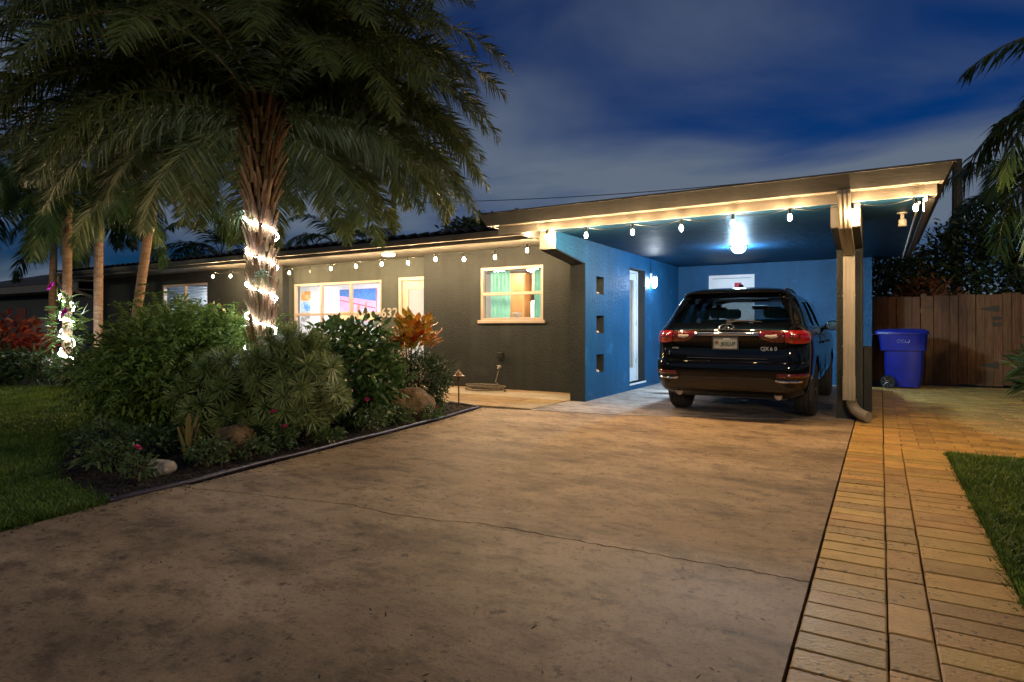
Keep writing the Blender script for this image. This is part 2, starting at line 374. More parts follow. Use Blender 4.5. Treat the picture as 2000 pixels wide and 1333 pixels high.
# ================================================================== house
M_wall = mat('charcoal_stucco', (.0165, .0215, .0215), (.024, .030, .030), rough=.75, scale=2.2, detail=6, bump=.9, bscale=34, speck=((.034, .040, .038), 1.3, .62), streak=.16)
M_wall2 = mat('sage_stucco', (.062, .074, .066), (.074, .086, .076), rough=.75, scale=2.2, detail=6, bump=.45, bscale=38, streak=.12)
M_blue = mat('blue_stucco', (.003, .060, .145), (.007, .082, .19), rough=.5, scale=1.8, detail=7, bump=.8, bscale=30, spec=.28, speck=((.016, .12, .26), 2.0, .64), streak=.12)
M_ceil = mat('blue_gloss_ceiling', (.008, .045, .095), (.013, .062, .13), rough=.5, scale=1.6, detail=6, bump=.7, bscale=9, spec=.14, rvar=.16)
M_tan = mat('tan_trim_paint', (.10, .096, .084), (.128, .122, .108), rough=.5, scale=2, bump=.12, bscale=30, streak=.12)
M_cream = mat('cream_paint', (.52, .48, .40), (.58, .53, .45), rough=.45, scale=3)
M_frame = mat('window_frame_paint', (.50, .41, .34), (.57, .47, .40), rough=.4, scale=4)
M_white = mat('white_paint', (.75, .75, .74), (.82, .82, .81), rough=.45, scale=3)
M_roomw = mat('room_white', (.78, .78, .77), (.84, .84, .83), rough=.8, scale=2)
M_floorw = mat('room_floor', (.30, .24, .18), (.38, .31, .24), rough=.4, scale=5)
M_dark = mat('dark_metal', (.012, .012, .012), (.02, .02, .02), rough=.5, scale=9)
M_glass = glass('window_glass')
house = thing('house', 'single storey charcoal stucco house with tan eaves and lit windows', 'house', (-4.4, 10.2, 0))
house_inv = Matrix.Translation((4.4, -10.2, 0))
def hp(mb, name, m, parent=None, **k):
    """part of the house given in world coordinates"""
    o = mb.build(name, m, parent or house, **k)
    if parent is None or parent is house: o.matrix_parent_inverse = house_inv
    return o
WT = 2.745
W1 = (-6.86, -5.44, 1.33, 2.385); W2 = (-12.74, -9.78, .80, 2.29); W3 = (-18.1, -15.9, .95, 2.44); DR = (-9.24, -8.36, .10, 2.31)
hp(holes_wall(-8.3, -4.352, 0, WT, [W1], 10.2, 10.4, 'y'), 'wall', M_wall)
hp(holes_wall(-12.8, -8.3, 0, WT, [W2, DR], 10.5, 10.68, 'y'), 'wall', M_wall2)
hp(holes_wall(-21.5, -12.8, 0, WT, [W3], 10.2, 10.4, 'y'), 'wall', M_wall)
hp(MB().box(-12.98, -12.8, 10.4, 10.68, 0, WT), 'wall_return', M_wall2)
hp(MB().box(-8.3, -8.12, 10.4, 10.68, 0, WT), 'wall_return', M_wall)
hp(MB().box(-21.5, -21.3, 10.4, 17, 0, WT), 'wall', M_wall)
hp(MB().box(-21.3, -4.36, 16.8, 17, 0, WT), 'wall', M_wall)
hp(MB().box(-21.3, -4.36, 10.69, 16.79, 2.50, 2.54), 'ceiling', M_roomw)
hp(MB().box(-21.3, -12.99, 10.41, 10.68, 2.50, 2.54), 'ceiling', M_roomw)
hp(MB().box(-8.11, -4.36, 10.41, 10.68, 2.50, 2.54), 'ceiling', M_roomw)
hp(MB().box(-21.29, -4.36, 10.41, 16.79, -.02, .09), 'floor', M_floorw)
# soffit, fascia, gutter
SX0, SX1 = -22.2, -4.62
hp(MB().box(SX0, SX1, 9.3, 10.6, WT + .004, WT + .03), 'soffit', M_tan)
hp(MB().box(SX0, SX1, 9.27, 9.298, WT - .012, 2.885), 'fascia', M_tan)
hp(MB().box(SX0, SX0 + .03, 9.3, 17.4, WT - .012, 2.885), 'fascia', M_tan)
gut = [(9.26, 2.80), (9.16, 2.80), (9.125, 2.86), (9.125, 2.905), (9.14, 2.905), (9.14, 2.865), (9.17, 2.815), (9.26, 2.815)]
hp(MB().prism(gut, 'x', SX0 - .02, SX1), 'gutter', M_tan)
hp(MB().tube([(SX0 + .1, 9.2, 2.8), (SX0 + .1, 9.2, 2.62), (SX0 + .16, 9.3, 2.5), (SX0 + .55, 10.0, 2.15), (SX0 + .62, 10.12, 2.05), (SX0 + .62, 10.12, .1)], .05, 6), 'downspout', M_tan)
# tiled roof: rows of barrel tiles, real relief
M_tile = mat('roof_tile', (.05, .05, .055), (.085, .08, .08), rough=.8, scale=9, bump=.3, bscale=40)
def tile_slope(x0, x1, ya, za, yb, zb, courses, per=.27, seg=6):
    nx = int((x1 - x0) / per) * seg + 1; xs = np.linspace(x0, x1, nx); V = []; F = []
    for c in range(courses):
        for e in (0, 1):
            t = (c + e) / courses; yy = ya + (yb - ya) * t; zz = za + (zb - za) * t + (.045 if e == 0 else .0)
            for i, x in enumerate(xs): V.append((x, yy + (.0 if e == 0 else .0), zz + .055 * abs(math.sin(math.pi * i / seg)) * (1 if e == 0 else .8)))
    for r in range(courses * 2 - 1):
        for i in range(nx - 1): F.append((r * nx + i, r * nx + i + 1, (r + 1) * nx + i + 1, (r + 1) * nx + i))
    return np.array(V), np.array(F)
V, F = tile_slope(SX0 - .04, SX1, 9.2, 2.90, 13.4, 3.68, 12)
roof = obj('roof', np_mesh('roof', V, F, M_tile), house); roof.matrix_parent_inverse = house_inv
V, F = tile_slope(SX0 - .04, SX1, 17.6, 2.90, 13.4, 3.68, 12)
o = obj('roof', np_mesh('roof', V, F, M_tile), house); o.matrix_parent_inverse = house_inv
hp(MB().prism([(9.3, 2.89), (17.4, 2.89), (13.4, 3.64)], 'x', SX1 - .12, SX1 - .02), 'gable', M_wall)
hp(MB().prism([(9.3, 2.89), (17.4, 2.89), (13.4, 3.64)], 'x', SX0 + .02, SX0 + .12), 'gable', M_wall)
rid = MB()
for i in range(40):
    x = SX0 + i * (SX1 - SX0) / 40; rid.tube([(x, 13.4, 3.71), (x + .47, 13.4, 3.735)], [.10, .12], 8)
hp(rid, 'ridge_tile', M_tile)
hp(MB().tube([(-6.6, 11.2, 3.3), (-6.6, 11.2, 3.72)], .05, 8), 'vent_pipe', mat('vent_grey', (.2, .2, .2), rough=.6))
hp(MB().tube([(-6.25, 11.3, 3.3), (-6.25, 11.3, 3.68)], .035, 8), 'vent_pipe', MATS['vent_grey'])

def window(W, y, vx, hz, fr=.055, mw=.06, label=None, sill=True):
    x0, x1, z0, z1 = W
    f = hp(holes_wall(x0 - .0, x1 + .0, z0, z1, [(x0 + fr, x1 - fr, z0 + fr, z1 - fr)], y - .025, y + .06, 'y'), 'window', M_frame)
    def sub(mb, n, m):
        o = mb.build(n, m, f); return o
    cols = [x0 + fr] + list(vx) + [x1 - fr]
    for v in vx: sub(MB().cbox(v - mw / 2, v + mw / 2, y - .035, y + .05, z0 + fr + .002, z1 - fr - .002, .005), 'mullion', M_frame)
    for a, b in zip(cols, cols[1:]):
        a2 = a + (mw / 2 if a in vx else 0) + .002; b2 = b - (mw / 2 if b in vx else 0) - .002
        sub(MB().cbox(a2, b2, y - .02, y + .045, hz - .03, hz + .03, .005), 'meeting_rail', M_frame)
        for q0, q1 in ((z0 + fr, hz - .03), (hz + .03, z1 - fr)): sub(MB().box(a2, b2, y + .012, y + .018, q0 + .002, q1 - .002), 'pane', M_glass)
    if sill: sub(MB().cbox(x0 - .05, x1 + .05, y - .075, y - .026, z0 - .05, z0 + .012, .008), 'sill', M_frame)
    return f
window(W1, 10.24, [], 1.86)
window(W2, 10.53, [W2[0] + (W2[1] - W2[0]) / 3, W2[0] + 2 * (W2[1] - W2[0]) / 3], 1.52)
window(W3, 10.24, [(W3[0] + W3[1]) / 2], 1.55)
# front door, half open-looking glass door with cream frame
dx0, dx1, dz0, dz1 = DR
d = hp(holes_wall(dx0, dx1, dz0, dz1, [(dx0 + .07, dx1 - .07, dz0 + .02, dz1 - .07)], 10.47, 10.6, 'y'), 'door', M_cream)
holes_wall(dx0 + .075, dx1 - .075, dz0 + .03, dz1 - .075, [(dx0 + .24, dx1 - .2, dz0 + .35, dz1 - .26)], 10.52, 10.565, 'y').build('door_leaf', M_cream, d)
M_frost = mat('frosted_glass_sheet', (.8, .82, .84), (.86, .87, .88), rough=.5, scale=3, transl=.75)
MB().box(dx0 + .245, dx1 - .205, 10.535, 10.55, dz0 + .355, dz1 - .265).build('pane', M_frost, d)
MB().lathe([(.001, 0), (.03, .005), (.03, .03), (.012, .035), (.012, .05), (.03, .06), (.03, .09), (.001, .1)], 12, (dx0 + .15, 10.44, 1.0), 'y').build('handle', M_dark, d)
M_num = mat('number_metal', (.5, .47, .4), rough=.4, metal=.2)
num = thing('house_number', 'metal numerals 632 fixed beside the front door', 'number', (-9.52, 10.49, 1.52))
for i, ch in enumerate('632'):
    o = obj('numeral', text_mesh('numeral', ch, .30, .012, M_num, .004), num, (-.17 + i * .17, -.004, 0), (R(90), 0, 0))

# rooms behind the windows
def room(x0, x1, y0, y1, left=True, right=True, z1=2.5):
    mb = MB(); mb.box(x0, x1, y1, y1 + .05, .09, z1)
    if left: mb.box(x0 - .05, x0 - .002, y0, y1 + .05, .09, z1)
    if right: mb.box(x1 + .002, x1 + .05, y0, y1 + .05, .09, z1)
    return hp(mb, 'room_wall', M_roomw)
room(-8.24, -4.42, 10.45, 12.75, True, False)
room(-16.5, -8.33, 11.48, 13.5)
hp(MB().box(-20.2, -15.2, 11.40, 11.45, .09, 2.5), 'room_wall', M_roomw)
hp(MB().box(-15.2, -15.15, 10.42, 11.46, .09, 2.5), 'room_wall', M_roomw)
def ceiling_light(name, label, x, y, r, col, st, group=None, z=2.5):
    t = thing(name, label, 'ceiling light', (x, y, z), 0, group)
    MB().lathe([(r * 1.12, 0), (r * 1.12, -.02), (r * 1.0, -.025)], 20).build('rim', M_white, t)
    MB().lathe([(r * .98, -.024), (r * .9, -.05), (r * .6, -.075), (.002, -.085)], 20).build('diffuser', emis(name + '_glow', col, st), t, smooth=True)
    return t
INT_W = 9.5
for x, w_ in ((-14.9, 'before the three small canvases'), (-13.0, 'before the large banded painting'), (-11.2, 'between the large painting and front door'), (-9.6, 'just inside the front door')): ceiling_light('room_ceiling_light', 'round white ceiling lamp ' + w_, x, 12.3, .2, (1.0, .95, .90), 17 * INT_W, 'lamps in the room with the paintings')
for x, y, w_ in ((-7.3, 11.6, 'before the tall oak cabinet'), (-6.5, 11.7, 'before the white fridge'), (-5.7, 11.6, 'beside the glazed side door')): ceiling_light('kitchen_ceiling_light', 'small round kitchen ceiling lamp ' + w_, x, y, .13, (1.0, .88, .7), 26 * INT_W, 'kitchen ceiling lamps')
ceiling_light('bedroom_ceiling_light', 'ceiling lamp in the room with blue-white blinds', -17.2, 10.95, .2, (.85, .93, 1.0), 14 * INT_W)

# paintings in the living room (flat prints on canvas)
pt = thing('painting', 'large canvas with blue, pink and ochre bands on white wall', 'painting', (0, 0, 0))
MB().box(-14.26, -12.74, 13.46, 13.495, 1.22, 2.36).build('canvas', mat('canvas_pink', (.85, .32, .52), (.8, .42, .6), rough=.7, scale=6), pt)
MB().prism([(-14.25, 2.355), (-12.75, 2.355), (-12.75, 1.98), (-14.25, 2.17)], 'y', 13.455, 13.459).build('blue_band', mat('paint_blue', (.05, .17, .55), (.09, .25, .62), rough=.7, scale=12), pt)
MB().prism([(-14.25, 2.05), (-12.75, 1.78), (-12.75, 1.755), (-14.25, 2.025)], 'y', 13.454, 13.458).build('red_line', mat('paint_red', (.45, .05, .08), rough=.7), pt)
MB().prism([(-14.25, 1.69), (-12.75, 1.66), (-12.75, 1.42), (-14.25, 1.42)], 'y', 13.453, 13.457).build('ochre_band', mat('paint_ochre', (.75, .5, .18), (.8, .58, .25), rough=.7, scale=10), pt)
MB().prism([(-14.25, 1.415), (-12.75, 1.415), (-12.75, 1.225), (-14.25, 1.225)], 'y', 13.452, 13.456).build('teal_band', mat('paint_teal', (.05, .42, .5), (.6, .25, .25), rough=.7, scale=7), pt)
for a, b, z in ((-13.55, -13.45, 1.86), (-13.25, -13.17, 1.95)): MB().prism([(a, 1.45), (b, 1.45), (b + .06, z), (a + .08, z)], 'y', 13.449, 13.4515).build('brown_stroke', mat('paint_brown', (.5, .22, .12), rough=.7), pt)
for i, (c1, c2, lab) in enumerate((((.85, .35, .08), (.9, .75, .35), 'small orange canvas hung above a blue one'), ((.12, .35, .7), (.55, .75, .85), 'small blue canvas hung between orange and grey ones'), ((.3, .3, .3), (.75, .7, .65), 'small grey canvas hung under a blue one'))):
    z = 2.36 - i * .34
    cv = thing('canvas_print', lab, 'painting', (-15.8, 13.47, z - .15), 0, 'three small canvases')
    MB().box(-.2, .2, 0, .025, -.145, .145).build('canvas', mat('small_canvas_%d' % i, c1, c2, rough=.7, scale=5, lo=.42, hi=.58), cv)
# kitchen: tall wood panel, wall cabinet, fridge, curtains, bowl on the sill
M_wood = mat('oak_veneer', (.30, .13, .035), (.40, .19, .06), rough=.45, scale=4, stretch=(9, 9, 1))
cb = thing('tall_cabinet', 'tall honey oak cabinet behind the teal curtains', 'cabinet', (-7.3, 12.45, .09))
MB().box(-.42, .36, -.3, .28, 0, 2.36).build('carcass', M_wood, cb)
for x0 in (-.40, -.01): MB().cbox(x0, x0 + .36, -.325, -.302, .1, 2.3, .006).build('door_panel', M_wood, cb)
M_wood2 = mat('salmon_wood', (.42, .20, .11), (.5, .26, .15), rough=.45, scale=4, stretch=(9, 9, 1))
wc = thing('wall_cabinet', 'salmon wood wall cabinet above the white fridge', 'cabinet', (-6.4, 12.5, 1.95))
MB().box(-.42, .42, -.25, .22, 0, .52).build('carcass', M_wood2, wc)
for x0 in (-.41, .005): holes_wall(x0, x0 + .40, .02, .50, [(x0 + .07, x0 + .33, .09, .43)], -.272, -.252, 'y').build('door_frame', M_wood2, wc)
fr_ = thing('fridge', 'white fridge standing under the wall cabinet', 'fridge', (-6.38, 12.4, .09))
MB().cbox(-.38, .38, -.3, .3, 0, 1.72, .02).build('body', M_white, fr_)
MB().cbox(-.37, .37, -.35, -.305, .06, 1.14, .012).build('door', M_white, fr_); MB().cbox(-.37, .37, -.35, -.305, 1.16, 1.7, .012).build('door', M_white, fr_)
MB().tube([(-.3, -.38, .7), (-.3, -.39, 1.05)], .012, 6).build('handle', M_dark, fr_)
M_cur = mat('teal_cloth', (.30, .66, .58), (.40, .74, .66), rough=.85, scale=10, transl=.35)
def curtain(x0, x1, z0, z1, y, label, ph):
    V = []; F = []; n = 60
    for j in range(9):
        tz = j / 8
        for i in range(n + 1):
            t = i / n; V.append((x0 + (x1 - x0) * t * (1 + .04 * math.sin(tz * 3)), y + (.028 + .012 * math.sin(3 * t + ph)) * math.sin(t * 34 + ph + .6 * math.sin(tz * 2.2)), z1 - (z1 - z0) * tz))
    for j in range(8):
        for i in range(n): F.append((j * (n + 1) + i, j * (n + 1) + i + 1, (j + 1) * (n + 1) + i + 1, (j + 1) * (n + 1) + i))
    return tag(obj('curtain', np_mesh('curtain', np.array(V), np.array(F), M_cur, True)), label, 'curtain', 'teal curtains')
curtain(-6.80, -6.33, 1.30, 2.33, 10.47, 'teal curtain bunched at the cabinet side of the kitchen window', .2)
curtain(-5.78, -5.48, 1.30, 2.33, 10.47, 'narrow teal curtain at the carport side of the kitchen window', 1.4)
tag(MB().tube([(-6.86, 10.47, 2.345), (-5.44, 10.47, 2.345)], .012, 8).build('curtain_rod', M_dark), 'thin rod carrying the teal curtains', 'curtain rod')
tag(MB().lathe([(.03, 0), (.05, .01), (.09, .07), (.10, .09), (.09, .088), (.045, .02), (.002, .018)], 18, (-6.1, 10.36, 1.40)).build('bowl', M_white, smooth=True), 'small white bowl on the kitchen window ledge', 'bowl')
hp(MB().box(-6.86, -5.44, 10.31, 10.44, 1.37, 1.395), 'window_ledge', M_white)
# blinds in the far window: each slat its own piece
bl = thing('window_blind', 'white slatted blind drawn in the window near the gutter corner', 'blind', (-17.0, 10.36, 0))
M_slat = mat('blind_slat', (.62, .72, .82), (.7, .8, .88), rough=.5, scale=3, transl=.4)
slm = MB().add([(-1.0, -.028, -.016), (1.0, -.028, -.016), (1.0, .028, .016), (-1.0, .028, .016), (-1.0, -.026, -.019), (1.0, -.026, -.019), (1.0, .03, .013), (-1.0, .03, .013)], [(0, 1, 2, 3), (4, 5, 6, 7), (0, 1, 5, 4), (2, 3, 7, 6)]).mesh('slat', M_slat)
for i in range(18): obj('slat', slm, bl, (0, 0, 2.36 - i * .078))
MB().box(-1.02, 1.02, -.03, .03, 2.37, 2.41).build('head_rail', M_white, bl)
# recessed soffit lamp over the door, outlet box and hose under the kitchen window
sl = thing('soffit_light', 'oval white lamp glowing in the eave above the front door', 'soffit light', (-8.85, 9.72, WT))
MB().lathe([(.15, 0), (.15, -.02), (.13, -.03)], 20).build('rim', M_white, sl)
MB().lathe([(.128, -.029), (.11, -.045), (.002, -.055)], 20).build('diffuser', emis('soffit_glow', (1, .93, .8), 30), sl, smooth=True)
ob = thing('outlet_box', 'dark weatherproof outlet box on the wall under the kitchen window', 'outlet box', (-6.36, 10.2, .64))
MB().cbox(-.055, .055, -.05, -.002, -.08, .07, .008).build('box', M_dark, ob); MB().cbox(-.06, .06, -.075, -.051, -.03, .075, .008).build('cover', M_dark, ob)
M_hose = mat('hose_rubber', (.10, .085, .06), (.16, .14, .10), rough=.5, scale=20)
hs = thing('garden_hose', 'brown garden hose coiled on the walk under the outlet box', 'hose', (-6.42, 9.72, 0))
pts = []
for i in range(260):
    a = i * .17; r = .34 + .10 * math.sin(a * .23 + 1) + .03 * math.sin(a * .61)
    pts.append((r * math.cos(a) + .03 * math.sin(a * .31), .5 * r * math.sin(a), .016 + .0004 * i + .012 * math.sin(a * .7) ** 2))
hm = MB().tube(pts, .011, 6).build('hose', M_hose, hs, smooth=True)
MB().tube([pts[-1], (.1, .2, .16), (.06, .36, .34), (.04, .46, .42)], .011, 6).build('riser', M_hose, hs, smooth=True)
MB().tube([(.04, .48, .42), (.04, .40, .42), (.04, .37, .40)], [.018, .018, .013], 8).add([], []).build('tap', M_num, hs)
MB().tube([(.0, .42, .45), (.08, .42, .45)], .012, 6).build('tap_handle', M_num, hs)

# ================================================================== carport
M_beam = mat('beam_paint', (.25, .225, .185), (.31, .28, .23), rough=.5, scale=2, bump=.15, bscale=30, streak=.15)
carport = thing('carport', 'carport with blue walls, tan fascia and glossy blue ceiling', 'carport', (-2.3, 9.1, 0)); cinv = Matrix.Translation((2.3, -9.1, 0))
def cp(mb, name, m, parent=None, **k):
    o = mb.build(name, m, parent or carport, **k)
    if parent is None: o.matrix_parent_inverse = cinv
    return o
CZ = 2.62
XL, XR = -4.352, -4.08
NI = [(9.55, 9.87, .44, .745), (9.55, 9.87, 1.10, 1.40), (9.55, 9.87, 1.76, 2.06)]
SD = (11.14, 12.03, .13, 2.34)
# left wall: dark core with openings, blue skin towards the carport
cp(holes_wall(9.1, 14.4, 0, CZ, NI + [SD], XL, XR - .012, 'x'), 'wing_wall', M_wall)
cp(holes_wall(9.102, 14.4, 0.002, CZ - .002, NI + [SD], XR - .012, XR, 'x'), 'blue_wall', M_blue)
cp(MB().box(-4.352, -.15, 14.4, 14.6, 0, CZ), 'back_wall', M_blue)
corb = [(9.098, CZ), (8.05, CZ), (8.05, 2.36), (9.098, 2.235)]
cp(MB().prism(corb, 'x', XL, XR - .012), 'corbel', M_tan)
cp(MB().prism([(9.1, CZ - .002), (8.053, CZ - .002), (8.053, 2.363), (9.1, 2.238)], 'x', XR - .0118, XR), 'corbel_face', M_blue)
# right post with the same corbel
PX0, PX1 = -.50, -.20
cp(MB().box(PX0, PX1, 9.15, 9.55, 0, CZ), 'post', M_wall)
cp(MB().prism([(9.148, CZ), (8.05, CZ), (8.05, 2.36), (9.148, 2.235)], 'x', PX0, PX1), 'corbel', M_tan)
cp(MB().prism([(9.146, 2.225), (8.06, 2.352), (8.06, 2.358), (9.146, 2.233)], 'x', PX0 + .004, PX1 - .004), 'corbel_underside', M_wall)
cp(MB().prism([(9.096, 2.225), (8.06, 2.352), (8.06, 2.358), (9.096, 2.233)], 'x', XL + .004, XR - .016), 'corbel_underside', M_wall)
cp(MB().cbox(PX1 + .002, PX1 + .10, 9.32, 9.62, 0, .95, .01), 'pilaster_box', M_wall)
# roof slab, ceiling, beam, fascia leaning outwards
RX0, RX1 = -5.06, .56
cp(MB().box(XL - .01, RX1 - .12, 7.9, 14.62, CZ + .003, CZ + .02), 'ceiling', M_ceil)
cp(MB().box(RX0 + .1, RX1 - .05, 7.87, 7.898, CZ - .012, 2.73), 'beam', M_beam)
cp(MB().box(RX0 + .1, XL - .012, 7.9, 9.26, 2.71, 2.73), 'soffit', M_beam)
cp(MB().box(RX1 - .118, RX1 - .05, 7.9, 14.62, CZ - .012, 2.73), 'side_beam', M_tan)
cp(MB().box(RX0 + .02, RX1 - .02, 7.73, 7.869, 2.722, 2.735), 'soffit', M_beam)
def fasc(a0, a1, b0, b1, ya, yb, za, zb):                 # leaning board: bottom edge (a) and top edge (b)
    return MB().add([(a0, ya, za), (a1, ya, za), (b1, yb, zb), (b0, yb, zb), (a0 + .0, ya + .03, za), (a1 - .0, ya + .03, za), (b1, yb + .03, zb), (b0, yb + .03, zb)],
                    [(0, 1, 2, 3), (4, 5, 6, 7), (0, 1, 5, 4), (3, 2, 6, 7), (0, 3, 7, 4), (1, 2, 6, 5)])
cp(fasc(RX0, RX1, RX0 - .07, RX1 + .07, 7.70, 7.60, 2.715, 2.868), 'fascia', M_tan)
cp(MB().add([(RX1, 7.72, 2.715), (RX1, 14.7, 2.715), (RX1 + .07, 14.7, 2.868), (RX1 + .07, 7.62, 2.868), (RX1 - .03, 7.735, 2.715), (RX1 - .03, 14.7, 2.715), (RX1 + .04, 14.7, 2.868), (RX1 + .04, 7.64, 2.868)],
            [(0, 1, 2, 3), (4, 5, 6, 7), (0, 1, 5, 4), (3, 2, 6, 7), (0, 3, 7, 4), (1, 2, 6, 5)]), 'fascia', M_tan)
cp(MB().add([(RX0, 7.72, 2.715), (RX0, 9.6, 2.715), (RX0 - .07, 9.6, 2.868), (RX0 - .07, 7.62, 2.868), (RX0 + .03, 7.735, 2.715), (RX0 + .03, 9.6, 2.715), (RX0 - .04, 9.6, 2.868), (RX0 - .04, 7.64, 2.868)],
            [(0, 1, 2, 3), (4, 5, 6, 7), (0, 1, 5, 4), (3, 2, 6, 7), (0, 3, 7, 4), (1, 2, 6, 5)]), 'fascia', M_tan)
M_flash = mat('roof_membrane', (.06, .055, .05), (.09, .085, .08), rough=.8, scale=8)
cp(MB().box(RX0 - .09, RX1 + .09, 7.585, 14.75, 2.871, 2.892), 'roof', M_flash)
cp(MB().box(RX1 - .045, RX1 - .035, 7.9, 14.6, 2.722, 2.735), 'soffit', M_tan)
# downspout on the post
M_ds = mat('downspout_paint', (.25, .22, .17), (.29, .255, .20), rough=.4, scale=3)
ds = thing('downspout', 'tan ribbed downspout with flexible elbow running down the carport post', 'downspout', (-.35, 9.0, 0))
def duct(pts, w, h, ribs=3):                                # rectangular ribbed pipe along points in the YZ plane
    V = []; F = []; prof = []
    for k in range(ribs * 2 + 1): prof.append((-w / 2 + w * k / (ribs * 2), -h / 2 - (.004 if k % 2 else 0)))
    prof += [(w / 2, h / 2), (-w / 2, h / 2)]; n = len(prof)
    for i, p in enumerate(pts):
        a = Vector(pts[max(i - 1, 0)]); b = Vector(pts[min(i + 1, len(pts) - 1)]); t = (b - a).normalized(); nrm = Vector((0, t.z, -t.y)) 
        if t.z > 0: nrm = -nrm
        nrm = Vector((0, -t.z, t.y)) if t.z < 0 else nrm
        for (u, v) in prof: V.append(Vector(p) + Vector((u, 0, 0)) + (-nrm if nrm.y < 0 else nrm) * v)
    for i in range(len(pts) - 1):
        for k in range(n): F.append((i * n + k, i * n + (k + 1) % n, (i + 1) * n + (k + 1) % n, (i + 1) * n + k))
    return MB().add(V, F + [tuple(range(n))[::-1], tuple(range((len(pts) - 1) * n, len(pts) * n))])
duct([(0, -1.27, 2.72), (0, -1.27, 2.70), (0, -1.10, 2.46), (0, -1.02, 2.36)], .13, .09).build('upper_pipe', M_ds, ds)
duct([(0, -1.03, 2.375), (0, .04, 2.17), (0, .06, 2.15)], .132, .09).build('offset_pipe', M_ds, ds)
duct([(0, .085, 2.19), (0, .085, .56)], .135, .10).build('lower_pipe', M_ds, ds)
duct([(0, .085, .565), (0, .085, .26)], .145, .11).build('sleeve', M_ds, ds)
fl = []
for i in range(46):
    t = i / 45; a = t * R(78); fl.append((.02 + .20 * t ** 2.0, .085 - .23 * (1 - math.cos(a)) * 1.0 + .0, .27 - .20 * math.sin(a)))
MB().tube(fl, [.062 + (.007 if i % 2 else 0) for i in range(46)], 12).build('flexible_elbow', M_ds, ds)
for z in (1.6, .95): MB().box(-.075, .075, .03, .034, z, z + .02).build('strap', M_ds, ds)

# side door, wall jar lamp, back door
M_dw = mat('door_white', (.72, .73, .74), (.78, .79, .80), rough=.4, scale=3)
y0, y1, z0, z1 = SD
sd = thing('side_door', 'white glazed door in the blue wall with pale curtain behind glass', 'door', (-4.25, (y0 + y1) / 2, z0))
hw = (y1 - y0) / 2; hh = z1 - z0
holes_wall(-hw + .002, hw - .002, .002, hh - .002, [(-hw + .06, hw - .06, .02, hh - .06)], -.09, .02, 'x').build('frame', M_dw, sd)
holes_wall(-hw + .065, hw - .065, .025, hh - .065, [(-hw + .19, hw - .19, .26, hh - .20)], -.05, -.005, 'x').build('leaf', M_dw, sd)
MB().box(-.03, -.022, -hw + .192, hw - .192, .262, hh - .202).build('pane', M_glass, sd)
MB().box(-.075, -.065, -.02, hw - .1, .2, hh - .12).build('curtain_panel', mat('beige_cloth', (.55, .45, .30), (.62, .52, .37), rough=.8, scale=8), sd)
for z in (.35, 1.1, 1.9): MB().cbox(-.006, .012, hw - .075, hw - .045, z, z + .1, .003).build('hinge', M_num, sd)
MB().lathe([(.001, 0), (.028, .004), (.028, .02), (.011, .025), (.011, .045), (.028, .055), (.028, .085), (.001, .09)], 12, (-.005, -hw + .125, .95), 'x').build('handle', M_num, sd)
MB().box(.0, .185, -hw - .02, hw + .02, -.035, .0).build('threshold', M_dw, sd)
jl = thing('wall_lamp', 'glowing glass jar lamp on the blue wall beside the side door', 'wall lamp', (XR, 12.35, 2.12))
MB().cbox(.001, .03, -.05, .05, .06, .2, .006).build('back_plate', M_dw, jl)
MB().lathe([(.05, .14), (.055, .11), (.055, .10)], 14, (.085, 0, 0)).build('cap', M_dw, jl); MB().box(.028, .09, -.012, .012, .125, .145).build('arm', M_dw, jl)
MB().lathe([(.048, .098), (.058, .06), (.055, -.05), (.03, -.10), (.002, -.105)], 14, (.085, 0, 0)).build('glass', emis('jar_glow', (.8, .9, 1.0), 75), jl, smooth=True)
MB().tube([(.012, 0, .2), (.012, 0, .49)], .009, 6).build('conduit', M_blue, jl)
bd = thing('back_door', 'white panelled door in the back wall behind the car', 'door', (-2.88, 14.4, 0))
holes_wall(-.49, .49, 0, 2.38, [(-.42, .42, 0, 2.31)], -.03, -.002, 'y').build('frame', M_dw, bd)
MB().box(-.415, .415, -.018, -.004, .01, 2.30).build('leaf', M_dw, bd)
for zz, h2 in ((.2, .7), (1.1, .9)):
    for xx in (-.33, .05): MB().cbox(xx, xx + .28, -.026, -.019, zz, zz + h2, .005).build('panel', M_dw, bd)
wr = thing('door_notice', 'red and white card pinned on the white back door', 'notice', (-2.72, 14.376, 2.13))
MB().box(-.12, .12, -.004, -.001, -.10, .10).build('card', M_white, wr)
MB().box(-.09, .06, -.007, -.005, -.07, .07).build('red_print', mat('red_print', (.5, .02, .06), rough=.6), wr)
# ceiling lamp
cl = thing('carport_ceiling_light', 'dome lamp glowing on the glossy blue carport ceiling', 'ceiling light', (-2.14, 11.3, CZ))
MB().lathe([(.14, 0), (.14, -.02), (.12, -.035)], 24).build('rim', M_white, cl)
MB().lathe([(.105, -.033), (.105, -.055), (.088, -.085), (.048, -.108), (.002, -.115)], 24).build('dome', emis('carport_glow', (.46, .73, 1.0), 1650), cl, smooth=True)
